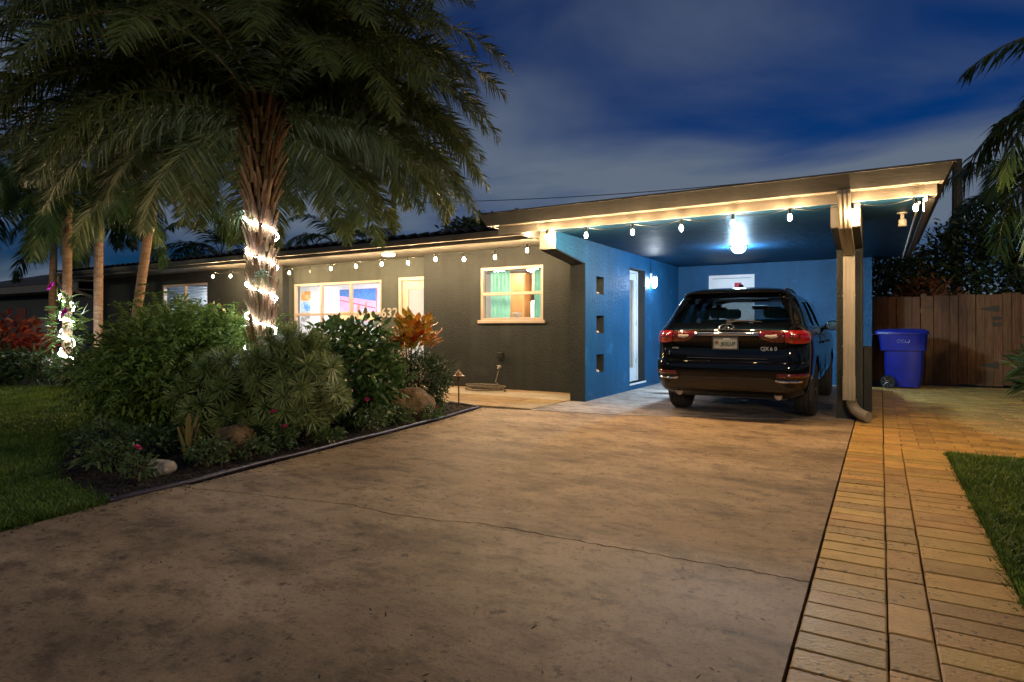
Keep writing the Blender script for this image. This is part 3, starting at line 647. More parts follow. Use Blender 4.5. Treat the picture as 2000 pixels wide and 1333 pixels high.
# unlit flood lamp and cable under the right eave
fl_ = thing('flood_lamp', 'small unlit cream spotlight under the carport eave beyond the post', 'spotlight', (.23, 9.0, CZ))
MB().lathe([(.055, 0), (.055, -.015), (.02, -.02), (.02, -.09)], 14).build('mount', M_cream, fl_)
MB().lathe([(.02, .05), (.045, .03), (.045, -.03), (.05, -.045), (.035, -.05)], 14, (0, -.02, -.125), 'z').build('head', M_cream, fl_, smooth=False)
cbk = thing('eave_bracket', 'pale cable and bracket hanging at the end of the carport beam', 'bracket', (.43, 7.95, CZ))
MB().cbox(-.025, .0, -.05, .05, -.06, .05, .004).build('plate', M_cream, cbk)
MB().tube([(-.03, 0, -.02), (-.035, -.01, -.10), (-.03, .0, -.17)], .008, 6).build('cable', M_white, cbk, smooth=True)
tag(MB().tube([(.36, 7.98, CZ - .06), (.37, 14.3, CZ - .06)], .012, 6).build('conduit_pipe', M_cream), 'thin conduit running under the carport side eave', 'conduit')
# shells in the wall openings
M_shell = mat('sea_shell', (.62, .5, .42), (.75, .66, .58), rough=.5, scale=30)
for z, lab in ((.44, 'small pale shell in the lowest wall opening'), (1.10, 'small pale shell in the middle wall opening'), (1.76, 'small pale shell in the top wall opening')):
    s_ = MB()
    for k in range(7):
        a = k * .55; s_.lathe([(.001, 0), (.026 - .003 * k, .01), (.03 - .003 * k, .025), (.001, .04)], 8, (.02 * math.cos(a), .03 * math.sin(a), .002 * k))
    tag(s_.build('sea_shell', M_shell, smooth=True, loc=(-4.13, 9.66, z)), lab, 'shell')

# ================================================================== string lights
M_cord = mat('black_cord', (.01, .01, .01), rough=.6)
M_bulb = emis('bulb_glow', (1.0, .66, .34), 1900, (.9, .6, .3))
M_unlit = mat('unlit_bulb', (.7, .68, .62), rough=.2)
sock_me = MB().lathe([(.001, .115), (.016, .11), (.017, .05), (.012, .04)], 10).mesh('socket', M_cord)
bulb_me = MB().lathe([(.011, .042), (.019, .026), (.024, .004), (.021, -.016), (.011, -.029), (.002, -.033)], 8).mesh('bulb', M_bulb, smooth=True)
def string(name, label, pts, lit, y, ztop):
    t = thing(name, label, 'string lights', (pts[0][0], y, ztop))
    cord = []
    for (xa, za), (xb, zb) in zip(pts, pts[1:]):
        for k in range(8):
            u = k / 8; cord.append((xa + (xb - xa) * u - pts[0][0], 0, (max(za, zb) + .115 - ztop) + .0 - .05 * math.sin(math.pi * u)))
    cord.append((pts[-1][0] - pts[0][0], 0, pts[-1][1] + .115 - ztop))
    MB().tube(cord, .005, 5).build('cord', M_cord, t)
    for i, (x, z) in enumerate(pts):
        b = obj('bulb', bulb_me if lit[i] else unlit_me, t, (x - pts[0][0], 0, z - ztop))
        obj('socket', sock_me, b)
unlit_me = bulb_me.copy(); unlit_me.materials[0] = M_unlit
string('carport_string_light', 'string of warm bulbs hanging under the carport beam', [(-4.11, 2.49), (-3.5, 2.47), (-2.83, 2.46), (-2.18, 2.46), (-1.55, 2.47), (-.91, 2.48), (-.27, 2.47), (.32, 2.47)], [1] * 8, 7.83, 2.62)
string('eave_string_light', 'string of warm bulbs hanging along the house eave', [(-5.33, 2.55), (-6.0, 2.47), (-6.69, 2.47), (-7.36, 2.51), (-8.05, 2.48), (-8.75, 2.49), (-9.47, 2.48), (-10.22, 2.47), (-10.88, 2.44), (-11.56, 2.44), (-12.3, 2.45), (-13.0, 2.46), (-13.72, 2.46), (-14.43, 2.48)], [1] * 8 + [0] + [1] * 5, 9.4, 2.745)

# ================================================================== the car: body lofted from level outlines, openings cut out of it
M_paint = mat('black_paint', (.0015, .0015, .0018), (.002, .002, .0024), rough=.8, scale=40, spec=.0, coat=.9)
M_trim = mat('black_plastic', (.012, .011, .011), (.017, .016, .015), rough=.5, scale=50, bump=.1, bscale=300)
M_chrome = mat('chrome', (.62, .6, .58), rough=.12, metal=1.0)
M_red = mat('red_lens', (.17, .002, .004), (.26, .004, .007), rough=.12, scale=20, coat=1.0, emit=(1, .01, .02), estr=.012)
M_dred = mat('dark_red_lens', (.06, .003, .004), (.10, .004, .006), rough=.15, scale=30, coat=1.0)
M_clear = mat('clear_lens', (.42, .36, .32), (.5, .45, .4), rough=.1, scale=60, coat=1.0)
M_tyre = mat('tyre_rubber', (.012, .012, .012), (.02, .02, .02), rough=.75, scale=30)
M_rim = mat('alloy', (.32, .32, .33), rough=.25, metal=1.0)
M_int = mat('car_interior', (.02, .018, .017), (.03, .027, .025), rough=.7, scale=12)
M_cglass = glass('car_glass', (.30, .33, .34), .03)
M_cglass2 = glass('car_windscreen', (.75, .8, .8), .02)
# level: z, rear y, front y, half width, rear corner radius, rear bow
LV = [(.30, .26, 4.86, .84, .22, .06), (.36, .12, 4.95, .905, .24, .08), (.44, .05, 5.0, .94, .26, .09), (.54, .012, 5.05, .962, .28, .10), (.62, .0, 5.07, .975, .29, .11),
      (.70, .0, 5.06, .980, .30, .11), (.755, .016, 5.05, .982, .30, .11), (.775, .07, 5.04, .982, .30, .10), (.86, .095, 5.02, .984, .30, .10), (.95, .10, 4.98, .982, .30, .10),
      (1.03, .092, 4.9, .976, .30, .10), (1.09, .075, 4.75, .966, .29, .10), (1.13, .09, 4.55, .952, .28, .10), (1.17, .115, 4.3, .935, .27, .105), (1.21, .15, 4.0, .915, .26, .11), (1.245, .195, 3.72, .892, .25, .115),
      (1.30, .262, 3.50, .872, .24, .12), (1.38, .345, 3.32, .846, .23, .12), (1.46, .425, 3.14, .816, .22, .12), (1.54, .50, 2.96, .780, .21, .12), (1.605, .55, 2.80, .742, .20, .12),
      (1.635, .50, 2.72, .718, .20, .12), (1.662, .42, 2.62, .686, .22, .13), (1.69, .43, 2.50, .645, .24, .15), (1.718, .50, 2.34, .585, .26, .16), (1.740, .64, 2.14, .50, .27, .15), (1.756, .86, 1.9, .39, .24, .10), (1.762, 1.1, 1.7, .22, .14, .03)]
def lv(z):
    if z <= LV[0][0]: return LV[0]
    for a, b in zip(LV, LV[1:]):
        if z <= b[0]:
            t = (z - a[0]) / (b[0] - a[0]); return tuple(p + (q - p) * t for p, q in zip(a, b))
    return LV[-1]
def half_outline(yr, yf, w, rc, bow, NR=8, NC=9, NS=34, NF=8):
    P = []
    for i in range(NR): x = (w - rc) * i / NR; P.append((x, yr + bow * .55 * (x / w) ** 2))
    cx, cy = w - rc, yr + bow * .55 * ((w - rc) / w) ** 2
    for i in range(NC + 1):
        a = i / NC * math.pi / 2; P.append((cx + rc * math.sin(a), cy + rc * (1 - math.cos(a)) * 1.25))
    y0 = cy + rc * 1.25; rf = min(.5, w * .55); y1 = yf - rf - .08
    for i in range(1, NS): P.append((w, y0 + (y1 - y0) * i / NS))
    for i in range(NC + 1):
        a = i / NC * math.pi / 2; P.append((w - rf * (1 - math.cos(a)), y1 + rf * math.sin(a)))
    for i in range(1, NF + 1): x = (w - rf) * (1 - i / NF); P.append((x, y1 + rf + .08 * (1 - (x / (w - rf)) ** 2)))
    return P
def loft(levels):
    V = []; F = []; n = None
    for L_ in levels:
        z, *q = L_; h = half_outline(*q); ring = h + [(-x, y) for x, y in reversed(h[1:-1])]; n = len(ring)
        V += [(x, y, z) for x, y in ring]
    m = len(levels)
    for i in range(m - 1):
        for k in range(n): F.append((i * n + k, i * n + (k + 1) % n, (i + 1) * n + (k + 1) % n, (i + 1) * n + k))
    F.append(tuple(range(n))[::-1]); F.append(tuple(range((m - 1) * n, m * n)))
    return MB().add(V, F)
def smooth_levels(levels, sub=3):
    """Catmull-Rom between the level rows"""
    out = []
    for i in range(len(levels) - 1):
        p0 = levels[max(i - 1, 0)]; p1 = levels[i]; p2 = levels[i + 1]; p3 = levels[min(i + 2, len(levels) - 1)]
        for k in range(sub):
            t = k / sub
            row = tuple(.5 * ((2 * b) + (-a + c) * t + (2 * a - 5 * b + 4 * c - d) * t * t + (-a + 3 * b - 3 * c + d) * t ** 3) for a, b, c, d in zip(p0, p1, p2, p3))
            z = p1[0] + (p2[0] - p1[0]) * t
            out.append((z,) + row[1:])
    out.append(levels[-1]); return out
LVS = smooth_levels(LV, 3)
car = thing('parked_suv', 'glossy black sport utility car parked tail out in the carport', 'car', (-1.715, 8.13, 0))
def tmp(mb, name='cutter'):
    return obj(name, mb.mesh(name, None))
body_o = tmp(loft(LVS), 'body')
cuts = []
inner = [(max(z, .62), yr + .10, yf - .12, w - .075, rc, bow) for z, yr, yf, w, rc, bow in LV if .60 < z < 1.68]
inner = [(.62, .2, 4.2, .85, .2, .1)] + [r if r[0] < 1.2 else r for r in inner[1:]]
inner = [(z, yr, min(yf, 3.75 if z < 1.245 else yf), w, rc, bow) for z, yr, yf, w, rc, bow in inner]
cuts.append(tmp(loft(inner)))
for ya in (1.13, 4.03):
    for sx in (-1, 1): cuts.append(tmp(MB().lathe([(.43, 0), (.43, .34)], 36, (sx * .83 - .17, ya, .40), 'x')))
def rr(x0, x1, z0, z1, tx, r, n=6):                         # rounded trapezoid; tx = inset of the top corners
    P = []
    for cx, cz, a0 in ((x1 - r, z0 + r, -90), (x1 - tx - r, z1 - r, 0), (x0 + tx + r, z1 - r, 90), (x0 + r, z0 + r, 180)):
        for i in range(n + 1):
            a = R(a0 + 90 * i / n); P.append((cx + r * math.cos(a), cz + r * math.sin(a)))
    return P
cuts.append(tmp(MB().prism(rr(-.735, .735, 1.255, 1.60, .125, .075), 'y', -.3, .82)))          # rear window
cuts.append(tmp(MB().prism(rr(-.76, .76, 1.27, 1.62, .14, .06), 'y', 2.55, 4.4)))              # windscreen
side1 = [(1.00, 1.235), (1.62, 1.225), (1.66, 1.56), (1.15, 1.545)]; side2 = [(1.74, 1.225), (2.50, 1.22), (2.30, 1.585), (1.76, 1.575)]; side3 = [(2.58, 1.22), (3.36, 1.22), (2.62, 1.575), (2.40, 1.585)]
for s_ in (side1, side2, side3): cuts.append(tmp(MB().prism(s_, 'x', -1.2, 1.2)))
for c_ in cuts:
    md = body_o.modifiers.new('cut', 'BOOLEAN'); md.operation = 'DIFFERENCE'; md.solver = 'EXACT'; md.object = c_
bpy.context.view_layer.update(); dg = bpy.context.evaluated_depsgraph_get()
me = bpy.data.meshes.new_from_object(body_o.evaluated_get(dg)); me.name = 'body'
body_o.modifiers.clear(); body_o.data = me; me.materials.clear(); me.materials.append(M_paint)
me.polygons.foreach_set('use_smooth', [True] * len(me.polygons)); me.set_sharp_from_angle(angle=R(32))
for c_ in cuts: bpy.data.objects.remove(c_)
body_o.parent = car

def rear(x, z, off=0.0):                                    # point on the tail surface, wrapping the corner; |x| is arc position
    s = abs(x); z_, yr, yf, w, rc, bow = lv(z)
    flat_ = w - rc
    if s <= flat_: px_, py_, nx_, ny_ = s, yr + bow * .55 * (s / w) ** 2, .0, -1.0
    else:
        a = min((s - flat_) / rc, math.pi / 2 * 1.0); cy = yr + bow * .55 * (flat_ / w) ** 2
        ex = max(0, s - flat_ - rc * math.pi / 2)
        px_, py_ = flat_ + rc * math.sin(a), cy + rc * (1 - math.cos(a)) * 1.25 + ex; nx_, ny_ = math.sin(a), -math.cos(a)
    sg = 1 if x >= 0 else -1
    return (sg * (px_ + nx_ * off), py_ + ny_ * off, z)
def patch(outline, off, name, m, parent, thick=.012, nx=18, nz=5, smooth=True):
    """outline: function z-range per s -> grid, given as list of (s, zlo, zhi)"""
    ss = np.linspace(outline[0][0], outline[-1][0], nx + 1); V = []; F = []
    for k in (0, 1):
        for s in ss:
            lo = np.interp(s, [o[0] for o in outline], [o[1] for o in outline]); hi = np.interp(s, [o[0] for o in outline], [o[2] for o in outline])
            for j in range(nz + 1):
                t = j / nz; b = math.sin(math.pi * min(max((s - ss[0]) / (ss[-1] - ss[0]), 0), 1)) ** .3 * math.sin(math.pi * t) ** .35
                V.append(rear(s, lo + (hi - lo) * t, (off * (.45 + .55 * b)) if k == 0 else off - thick - .012))
    n = nz + 1; base = (nx + 1) * n
    for i in range(nx):
        for j in range(nz):
            a = i * n + j; F.append((a, a + n, a + n + 1, a + 1)); F.append((base + a, base + a + 1, base + a + n + 1, base + a + n))
    for i in range(nx):
        for j in (0, nz): a = i * n + j; F.append((a, a + n, base + a + n, base + a))
    for j in range(nz):
        for i in (0, nx): a = i * n + j; F.append((a, a + 1, base + a + 1, base + a))
    return MB().add(V, F).build(name, m, parent, angle=40)
sg_ = lambda o, s: [(p[0] * s, p[1], p[2]) for p in o] if s > 0 else [(-p[0], p[1], p[2]) for p in reversed(o)]
for s in (-1, 1):
    tl = patch(sg_([(.70, 1.015, 1.16), (.80, .995, 1.165), (.95, 1.0, 1.165), (1.06, 1.03, 1.16), (1.12, 1.08, 1.15)], s), .016, 'tail_light', M_red, car)
    patch(sg_([(.735, 1.04, 1.135), (.80, 1.03, 1.14), (.90, 1.035, 1.14)], s), .0185, 'dark_ring', M_dred, tl, nx=8)
    patch(sg_([(.775, 1.062, 1.112), (.86, 1.06, 1.112)], s), .021, 'lamp_core', M_red, tl, nx=5)
    il = patch(sg_([(.385, 1.10, 1.135), (.45, 1.045, 1.15), (.55, 1.015, 1.155), (.685, 1.01, 1.155)], s), .014, 'inner_light', M_dred, car)
    patch(sg_([(.46, 1.075, 1.12), (.54, 1.05, 1.115), (.63, 1.06, 1.13)], s), .0165, 'clear_lens', M_clear, il, nx=8)
    patch(sg_([(.40, 1.128, 1.147), (.685, 1.145, 1.153)], s), .0175, 'upper_edge', M_red, il, nx=8, nz=2)
    patch(sg_([(.62, .575, .625), (.95, .58, .63), (1.05, .595, .63)], s), .010, 'bumper_reflector', M_dred, car, nx=14)
    patch(sg_([(.60, .525, .55), (.70, .515, .54), (.92, .52, .545)], s), .014, 'bumper_accent', M_chrome, car, nx=12, nz=2)
    MB().lathe([(.04, .02), (.045, 0), (.038, 0), (.036, .1)], 14, (s * .62, .16, .335), 'y').build('exhaust_tip', M_chrome, car, smooth=False)
gb = patch([(-.40, 1.10, 1.142), (-.36, 1.095, 1.145), (.36, 1.095, 1.145), (.40, 1.10, 1.142)], .024, 'chrome_strip', M_chrome, car, nx=30, nz=4)
M_letter = mat('bright_letters', (.75, .72, .68), rough=.25, metal=.8)
def letters(body, x, z, size, m, gap, parent, off, name='letter', depth=.002):
    x0 = x - gap * (len(body) - 1) / 2
    for i, ch in enumerate(body):
        if ch == ' ': continue
        p = rear(x0 + i * gap, z, off); obj(name, text_mesh(name, ch, size, depth, m, size * .02), parent, p, (R(90), 0, 0))
letters('INFINITI', 0, 1.121, .042, M_trim, .052, gb, .0265)
letters('QX60', .52, .93, .066, M_letter, .050, car, .006, 'badge_letter')
letters('AWD', -.66, .925, .034, M_letter, .034, car, .006, 'badge_letter')
# emblem: a flattened oval ring with a road running to the horizon
ev = []
for i in range(33):
    a = -math.pi / 2 + .42 + (2 * math.pi - .84) * i / 32; ev.append((.092 * math.cos(a), 0, .048 * math.sin(a)))
emb = MB().tube(ev, .0085, 6)
emb.tube([ev[0], (.014, 0, .006), (0, 0, .026)], [.0085, .006, .004], 6); emb.tube([ev[-1], (-.014, 0, .006), (0, 0, .026)], [.0085, .006, .004], 6)
e_ = emb.build('emblem', M_chrome, car, smooth=True, loc=rear(0, 1.205, .008)); e_.rotation_euler = (R(-40), 0, 0)
# licence plate
pl = MB().cbox(-.155, .155, -.004, .004, -.08, .08, .003).build('licence_plate', mat('plate_white', (.24, .26, .26), (.30, .31, .31), rough=.4, scale=25, speck=((.25, .32, .3), 9, .6)), car, loc=(0, .068, 1.0))
obj('plate_number', text_mesh('plate_number', 'JK5LUF', .075, .0012, mat('plate_green', (.01, .025, .02), rough=.5), .001), pl, (.035, -.0055, -.012), (R(90), 0, 0), (.78, 1, 1))
holes_wall(-.165, .165, -.09, .09, [(-.148, .148, -.072, .068)], -.010, -.0045, 'y').build('plate_frame', M_trim, pl)
MB().lathe([(.001, 0), (.018, .001), (.022, .004), (.001, .005)], 10, (-.105, -.011, .01), 'y').build('plate_crest', mat('plate_brown', (.12, .03, .02), rough=.5), pl)
MB().box(-.03, .06, -.0062, -.0046, .048, .064).build('plate_sticker', M_white, pl)
# recess round the plate, tailgate crease, bumper insert
patch([(-.50, .80, .806), (.50, .80, .806)], .006, 'tailgate_shut_line', M_trim, car, nx=20, nz=1)
patch([(-.80, .40, .43), (-.55, .40, .565), (.55, .40, .565), (.80, .40, .43)], .010, 'bumper_insert', mat('bumper_brown_black', (.014, .011, .010), (.02, .016, .014), rough=.42, scale=20), car, nx=34, nz=6)
# rear wiper
wp = MB().tube([(.02, *rear(.02, 1.27, .03)[1:]), (.2, *rear(.2, 1.283, .035)[1:]), (.42, *rear(.42, 1.272, .03)[1:])], [.018, .014, .007], 8).build('rear_wiper', M_trim, car, smooth=True)
MB().lathe([(.001, -.03), (.035, -.02), (.035, .01), (.03, .03)], 12, rear(.02, 1.262, .02), 'y').build('wiper_hub', M_trim, wp)
# glass
def rear_glass(x, z): 
    p = rear(x, z, -.014); return p
def grid(fn, us, vs_): 
    V = [fn(u, v) for u in us for v in vs_]; n = len(vs_)
    return MB().add(V, [(i * n + j, (i + 1) * n + j, (i + 1) * n + j + 1, i * n + j + 1) for i in range(len(us) - 1) for j in range(n - 1)])
grid(rear_glass, np.linspace(-.77, .77, 25), np.linspace(1.24, 1.605, 9)).build('rear_window', M_cglass, car, smooth=True)
def front(x, z):
    z_, yr, yf, w, rc, bow = lv(z); return (x, yf - .03 - .45 * (abs(x) / w) ** 3 * .6, z)
grid(front, np.linspace(-.74, .74, 21), np.linspace(1.25, 1.63, 8)).build('windscreen', M_cglass2, car, smooth=True)
for s in (-1, 1):
    for q in (side1, side2, side3):
        ys = [p[0] for p in q]; zs = np.linspace(1.20, 1.60, 6)
        grid(lambda y, z: (s * (lv(z)[3] - .016), y, z), np.linspace(min(ys) - .03, max(ys) + .03, 6), zs).build('side_window', M_cglass, car, smooth=True)
    mi = MB(); mi.lathe([(.002, -.06), (.07, -.055), (.095, -.02), (.09, .04), (.05, .085), (.002, .095)], 14, (0, 0, 0), 'y')
    m_o = mi.build('wing_mirror', M_paint, car, smooth=True, loc=(s * 1.05, 3.0, 1.23)); m_o.scale = (1.2, .9, .85)
    MB().tube([(-s * .17, .06, -.05), (0, 0, -.02)], [.035, .045], 8).build('mirror_arm', M_trim, m_o)
    MB().lathe([(.002, 0), (.075, .001), (.08, .006)], 14, (0, -.066, 0), 'y').build('mirror_glass', M_chrome, m_o)
    MB().tube([(s * .60, .85, 1.70), (s * .60, 1.1, 1.735), (s * .60, 1.7, 1.74), (s * .60, 2.2, 1.70)], .014, 8).build('roof_rail', M_trim, car, smooth=True)
    MB().tube([(s * (lv(1.205)[3] + .004), .95, 1.212), (s * (lv(1.20)[3] + .004), 2.2, 1.205), (s * (lv(1.20)[3] + .004), 3.4, 1.20)], .008, 6).build('window_trim', M_chrome, car)
    for y in (1.85, 2.85): MB().tube([(s * .985, y, .99), (s * 1.005, y + .03, .99), (s * 1.005, y + .17, .99), (s * .985, y + .2, .99)], .014, 8).build('door_handle', M_paint, car, smooth=True)
    for y in (1.70, 2.55): MB().box(s * .9785 - .006, s * .9785 + .006, y, y + .006, .45, 1.18).build('door_shut_line', M_trim, car)
# spoiler brake light and shark fin
patch([(-.16, 1.632, 1.645), (.16, 1.632, 1.645)], .006, 'high_brake_light', M_dred, car, nx=10, nz=2)
MB().prism([(1.05, 1.755), (1.33, 1.76), (1.12, 1.82), (1.08, 1.815)], 'x', -.02, .02).build('antenna_fin', M_paint, car)
# cabin
MB().box(-.80, .80, .55, 3.6, .64, .70).build('cabin_floor', M_int, car)
def seat(x, y, w, rec=.0):
    m_ = MB().cbox(-w / 2, w / 2, 0, .5, 0, .2, .05); m_.add([(v[0], v[1], v[2]) for v in MB().cbox(-w / 2, w / 2, -.16, .0, .15, .62, .05).v], MB().cbox(-w / 2, w / 2, -.16, .0, .15, .62, .05).f)
    o = m_.build('seat', M_int, car, loc=(x, y, .70)); 
    MB().cbox(-.13, .13, -.16, -.05, .64, .80, .035).build('headrest', M_int, o)
for x in (-.38, .38): seat(x, 2.55, .52); seat(x, 1.55, .55)
MB().cbox(-.75, .75, 3.15, 3.6, .9, 1.15, .05).build('dashboard', M_int, car)
MB().cbox(-.13, .13, 2.74, 2.77, 1.50, 1.57, .012).build('inside_mirror', M_trim, car)
# wheels
def wheel(x, y):
    s = 1 if x > 0 else -1
    ty = MB().lathe([(.24, -.115), (.33, -.125), (.365, -.11), (.378, -.08), (.380, 0), (.378, .08), (.365, .11), (.33, .125), (.24, .115)], 36, (0, 0, 0), 'x').build('wheel', M_tyre, car, smooth=True, loc=(x, y, .381))
    for k in (-.06, 0, .06): MB().lathe([(.3805, k - .006), (.3807, k + .006)], 36, (0, 0, 0), 'x').build('tread_groove', mat('groove', (.004, .004, .004), rough=.9), ty)
    MB().lathe([(.245, s * .02), (.245, s * .112), (.225, s * .112), (.215, s * .04)], 30, (0, 0, 0), 'x').build('rim', M_rim, ty)
    sp = MB()
    for k in range(10):
        a = k * math.pi / 5; d_ = Vector((0, math.cos(a), math.sin(a)))
        sp.tube([Vector((s * .10, 0, 0)) + d_ * .05, Vector((s * .085, 0, 0)) + d_ * .225], [.022, .014], 6)
    sp.build('spokes', M_rim, ty); MB().lathe([(.06, s * .06), (.055, s * .11), (.002, s * .115)], 14, (0, 0, 0), 'x').build('hub', M_rim, ty)
for x in (-.845, .845):
    for y in (1.13, 4.03): wheel(x, y)
MB().box(-.70, .70, .32, 4.7, .28, .34).build('underbody', M_trim, car)

# ================================================================== planting
npr = np.random.default_rng(5)
def leaf_mat(name, c1, c2, island=.35, transl=.3, rough=.45, scale=3.0): return mat(name, c1, c2, rough=rough, scale=scale, island=island, transl=transl, spec=.4)
M_palm = leaf_mat('date_palm_leaf', (.062, .092, .027), (.105, .14, .048), .4, .3)
M_rach = mat('palm_rachis', (.11, .085, .035), (.10, .11, .04), rough=.55, scale=8)
M_palm2 = leaf_mat('palm_leaf', (.035, .075, .018), (.07, .12, .03), .35, .3)
M_boot = mat('palm_boot', (.17, .095, .045), (.30, .20, .12), rough=.9, scale=12, bump=1.0, bscale=70, objrand=.5, stretch=(1, 1, .25))
M_core = mat('palm_fibre', (.06, .04, .025), (.11, .075, .045), rough=.95, scale=14, bump=1.0, bscale=60)

def quads_from(base, d, side, ln, wd, fold=.0, droop=.0, seg=2):
    """arrays of narrow leaves: base, unit direction, unit side -> strips of quads with a pointed tip"""
    n = len(base); V = []; ts = np.linspace(0, 1, seg + 1)
    prof = {1: [1, .1], 2: [.55, 1, .06], 3: [.5, 1, .8, .05]}[seg]
    dn = np.array([0, 0, -1.0])
    for t, p in zip(ts, prof):
        c = base + d * (ln * t)[:, None] + dn * (droop * ln * t * t)[:, None]
        V.append(c - side * (wd * p * .5)[:, None]); V.append(c + side * (wd * p * .5)[:, None])
    V = np.stack(V, 1).reshape(-1, 3); k = 2 * (seg + 1)
    f = np.array([[2 * i, 2 * i + 1, 2 * i + 3, 2 * i + 2] for i in range(seg)])
    F = (np.arange(n)[:, None, None] * k + f[None]).reshape(-1, 4)
    return V, F
def unit(a): return a / np.maximum(np.linalg.norm(a, axis=1, keepdims=True), 1e-9)
def frond(name, L, e0, bend, pairs, ll, lw, up, ldroop, m, seed, t0=.16, plum=.0, power=1.25):
    """one feather leaf: growing along +x from the origin, arching in the xz plane"""
    g = np.random.default_rng(seed); N = 40; t = np.linspace(0, 1, N + 1); ang = e0 - bend * t ** power
    dx = np.cos(ang) * L / N; dz = np.sin(ang) * L / N
    X = np.concatenate([[0], np.cumsum(dx[:-1])]); Z = np.concatenate([[0], np.cumsum(dz[:-1])])
    swx = .05 * L * (t ** 2) * g.uniform(-1, 1)
    pts = [(X[i], swx[i], Z[i]) for i in range(0, N + 1, 3)]
    mb = MB().tube(pts, [.020 * L / 3 * (1 - .9 * i / (len(pts) - 1)) + .002 for i in range(len(pts))], 5)
    Vr, Fr = np.array(mb.v), [f for f in mb.f if len(f) == 4]
    tt = np.sort(g.uniform(t0, .995, pairs * 2)); sd = np.where(np.arange(pairs * 2) % 2, 1.0, -1.0)
    bx = np.interp(tt, t, X); bz = np.interp(tt, t, Z); by = np.interp(tt, t, swx); a = np.interp(tt, t, ang)
    tan = np.stack([np.cos(a), np.zeros_like(a), np.sin(a)], 1); nor = np.stack([-np.sin(a), np.zeros_like(a), np.cos(a)], 1); sid = np.stack([np.zeros_like(a), sd, np.zeros_like(a)], 1)
    fw = .35 + .75 * tt ** 1.5
    d = unit(tan * fw[:, None] + sid * 1.0 + nor * (up + plum * g.uniform(-1, 1, len(tt)))[:, None] + g.normal(0, .09, (len(tt), 3)))
    ln = ll * np.clip(np.sin(np.pi * (tt * .86 + .12)) ** .55, .25, 1) * g.uniform(.85, 1.12, len(tt))
    wdir = unit(np.cross(d, nor) + g.normal(0, .25, d.shape))
    V, F = quads_from(np.stack([bx, by, bz], 1), d, wdir, ln, np.full(len(tt), lw), droop=ldroop)
    F = np.concatenate([np.array(Fr), F + len(Vr)]); V = np.concatenate([Vr, V])
    me = np_mesh(name, V, F, m); me.materials.append(M_rach)
    idx = np.zeros(len(F), np.int32); idx[:len(Fr)] = 1; me.polygons.foreach_set('material_index', idx); return me

# ---- the tall date palm
PALM = (-6.30, 4.72)
palm = thing('date_palm', 'date palm with shaggy boot-covered trunk wrapped in white lights', 'palm tree', (PALM[0], PALM[1], 0))
TR = lambda z: .108 + .012 * math.cos(z * 2.2) + (.05 * max(0, (z - 2.6) / 1.0) if z > 2.6 else 0) + (.04 * max(0, .5 - z))
MB().tube([(0.02 * math.sin(z * 1.3), 0, z) for z in np.arange(-.05, 4.0, .2)], [TR(z) * .88 for z in np.arange(-.05, 4.0, .2)], 18).build('trunk', M_core, palm, smooth=True)
def boot_mesh(l, w, th, seed):
    g = random.Random(seed); V = []; F = []
    for i, (t, ww, tt) in enumerate(((0, 1.25, 1.0), (.35, 1.0, 1.0), (.75, .72, .8), (1.0, .55 + .1 * g.random(), .55))):
        z = l * t; y = .02 + .07 * l / .3 * t ** 1.5
        for (sx, sy) in ((-1, -.2), (-.4, 1), (.4, 1), (1, -.2)): V.append((sx * w * ww / 2, y + sy * th * tt / 2 + (.0), z + (g.uniform(-.02, .02) if t == 1 else 0)))
    for i in range(3):
        for k in range(4): F.append((i * 4 + k, i * 4 + (k + 1) % 4, (i + 1) * 4 + (k + 1) % 4, (i + 1) * 4 + k))
    F.append((12, 13, 14, 15)); return MB().add(V, F).mesh('boot', M_boot)
boots = [boot_mesh(.30, .058, .030, k) for k in range(4)]; boots_up = [boot_mesh(.34, .046, .028, 20 + k) for k in range(4)]
nb = 0; ga = 2.39996
for k in range(298):
    z = .25 + 3.65 * k / 298; a = k * ga + rnd.uniform(-.08, .08); r = TR(z)
    up_ = z > 2.55
    o = obj('boot', (boots_up if up_ else boots)[k % 4], palm, (r * .90 * math.cos(a), r * .90 * math.sin(a), z - .08), (R(rnd.uniform(-5, 4)) - (R(4 + 9 * (z - 2.55)) if up_ else 0), R(rnd.uniform(-6, 6)), a - math.pi / 2), (rnd.uniform(.8, 1.3), 1, rnd.uniform(.6, 1.3)))
# fronds: several rings, from upright spears to hanging skirts
kinds = []
for k, (e0, bend, L) in enumerate(((82, 55, 2.6), (72, 80, 2.9), (62, 92, 3.05), (52, 100, 3.1), (42, 104, 3.1), (32, 104, 3.1), (26, 92, 3.05), (19, 86, 2.95), (12, 80, 2.8), (4, 72, 2.6))):
    for q in range(2): kinds.append(frond('frond', L * (1 + .05 * q), R(e0), R(bend), 190, .42, .022, .18, .26, M_palm, 100 + k * 7 + q, t0=.07, plum=.8))
nf = 200
for k in range(nf):
    u = k / nf; ring = min(9, int(u * 10)); a = k * ga + rnd.uniform(-.12, .12)
    z = 4.10 - .45 * u
    if ring >= 5 and math.cos(a - math.atan2(-PALM[1], -PALM[0])) > math.cos(R(16 if ring < 7 else 52)): continue      # pruned on the drive side
    obj('frond', kinds[ring * 2 + k % 2], palm, (.16 * math.cos(a), .16 * math.sin(a), z), (R(rnd.uniform(-14, 14)), R(rnd.uniform(-6, 6)), a), rnd.uniform(.84, 1.0))

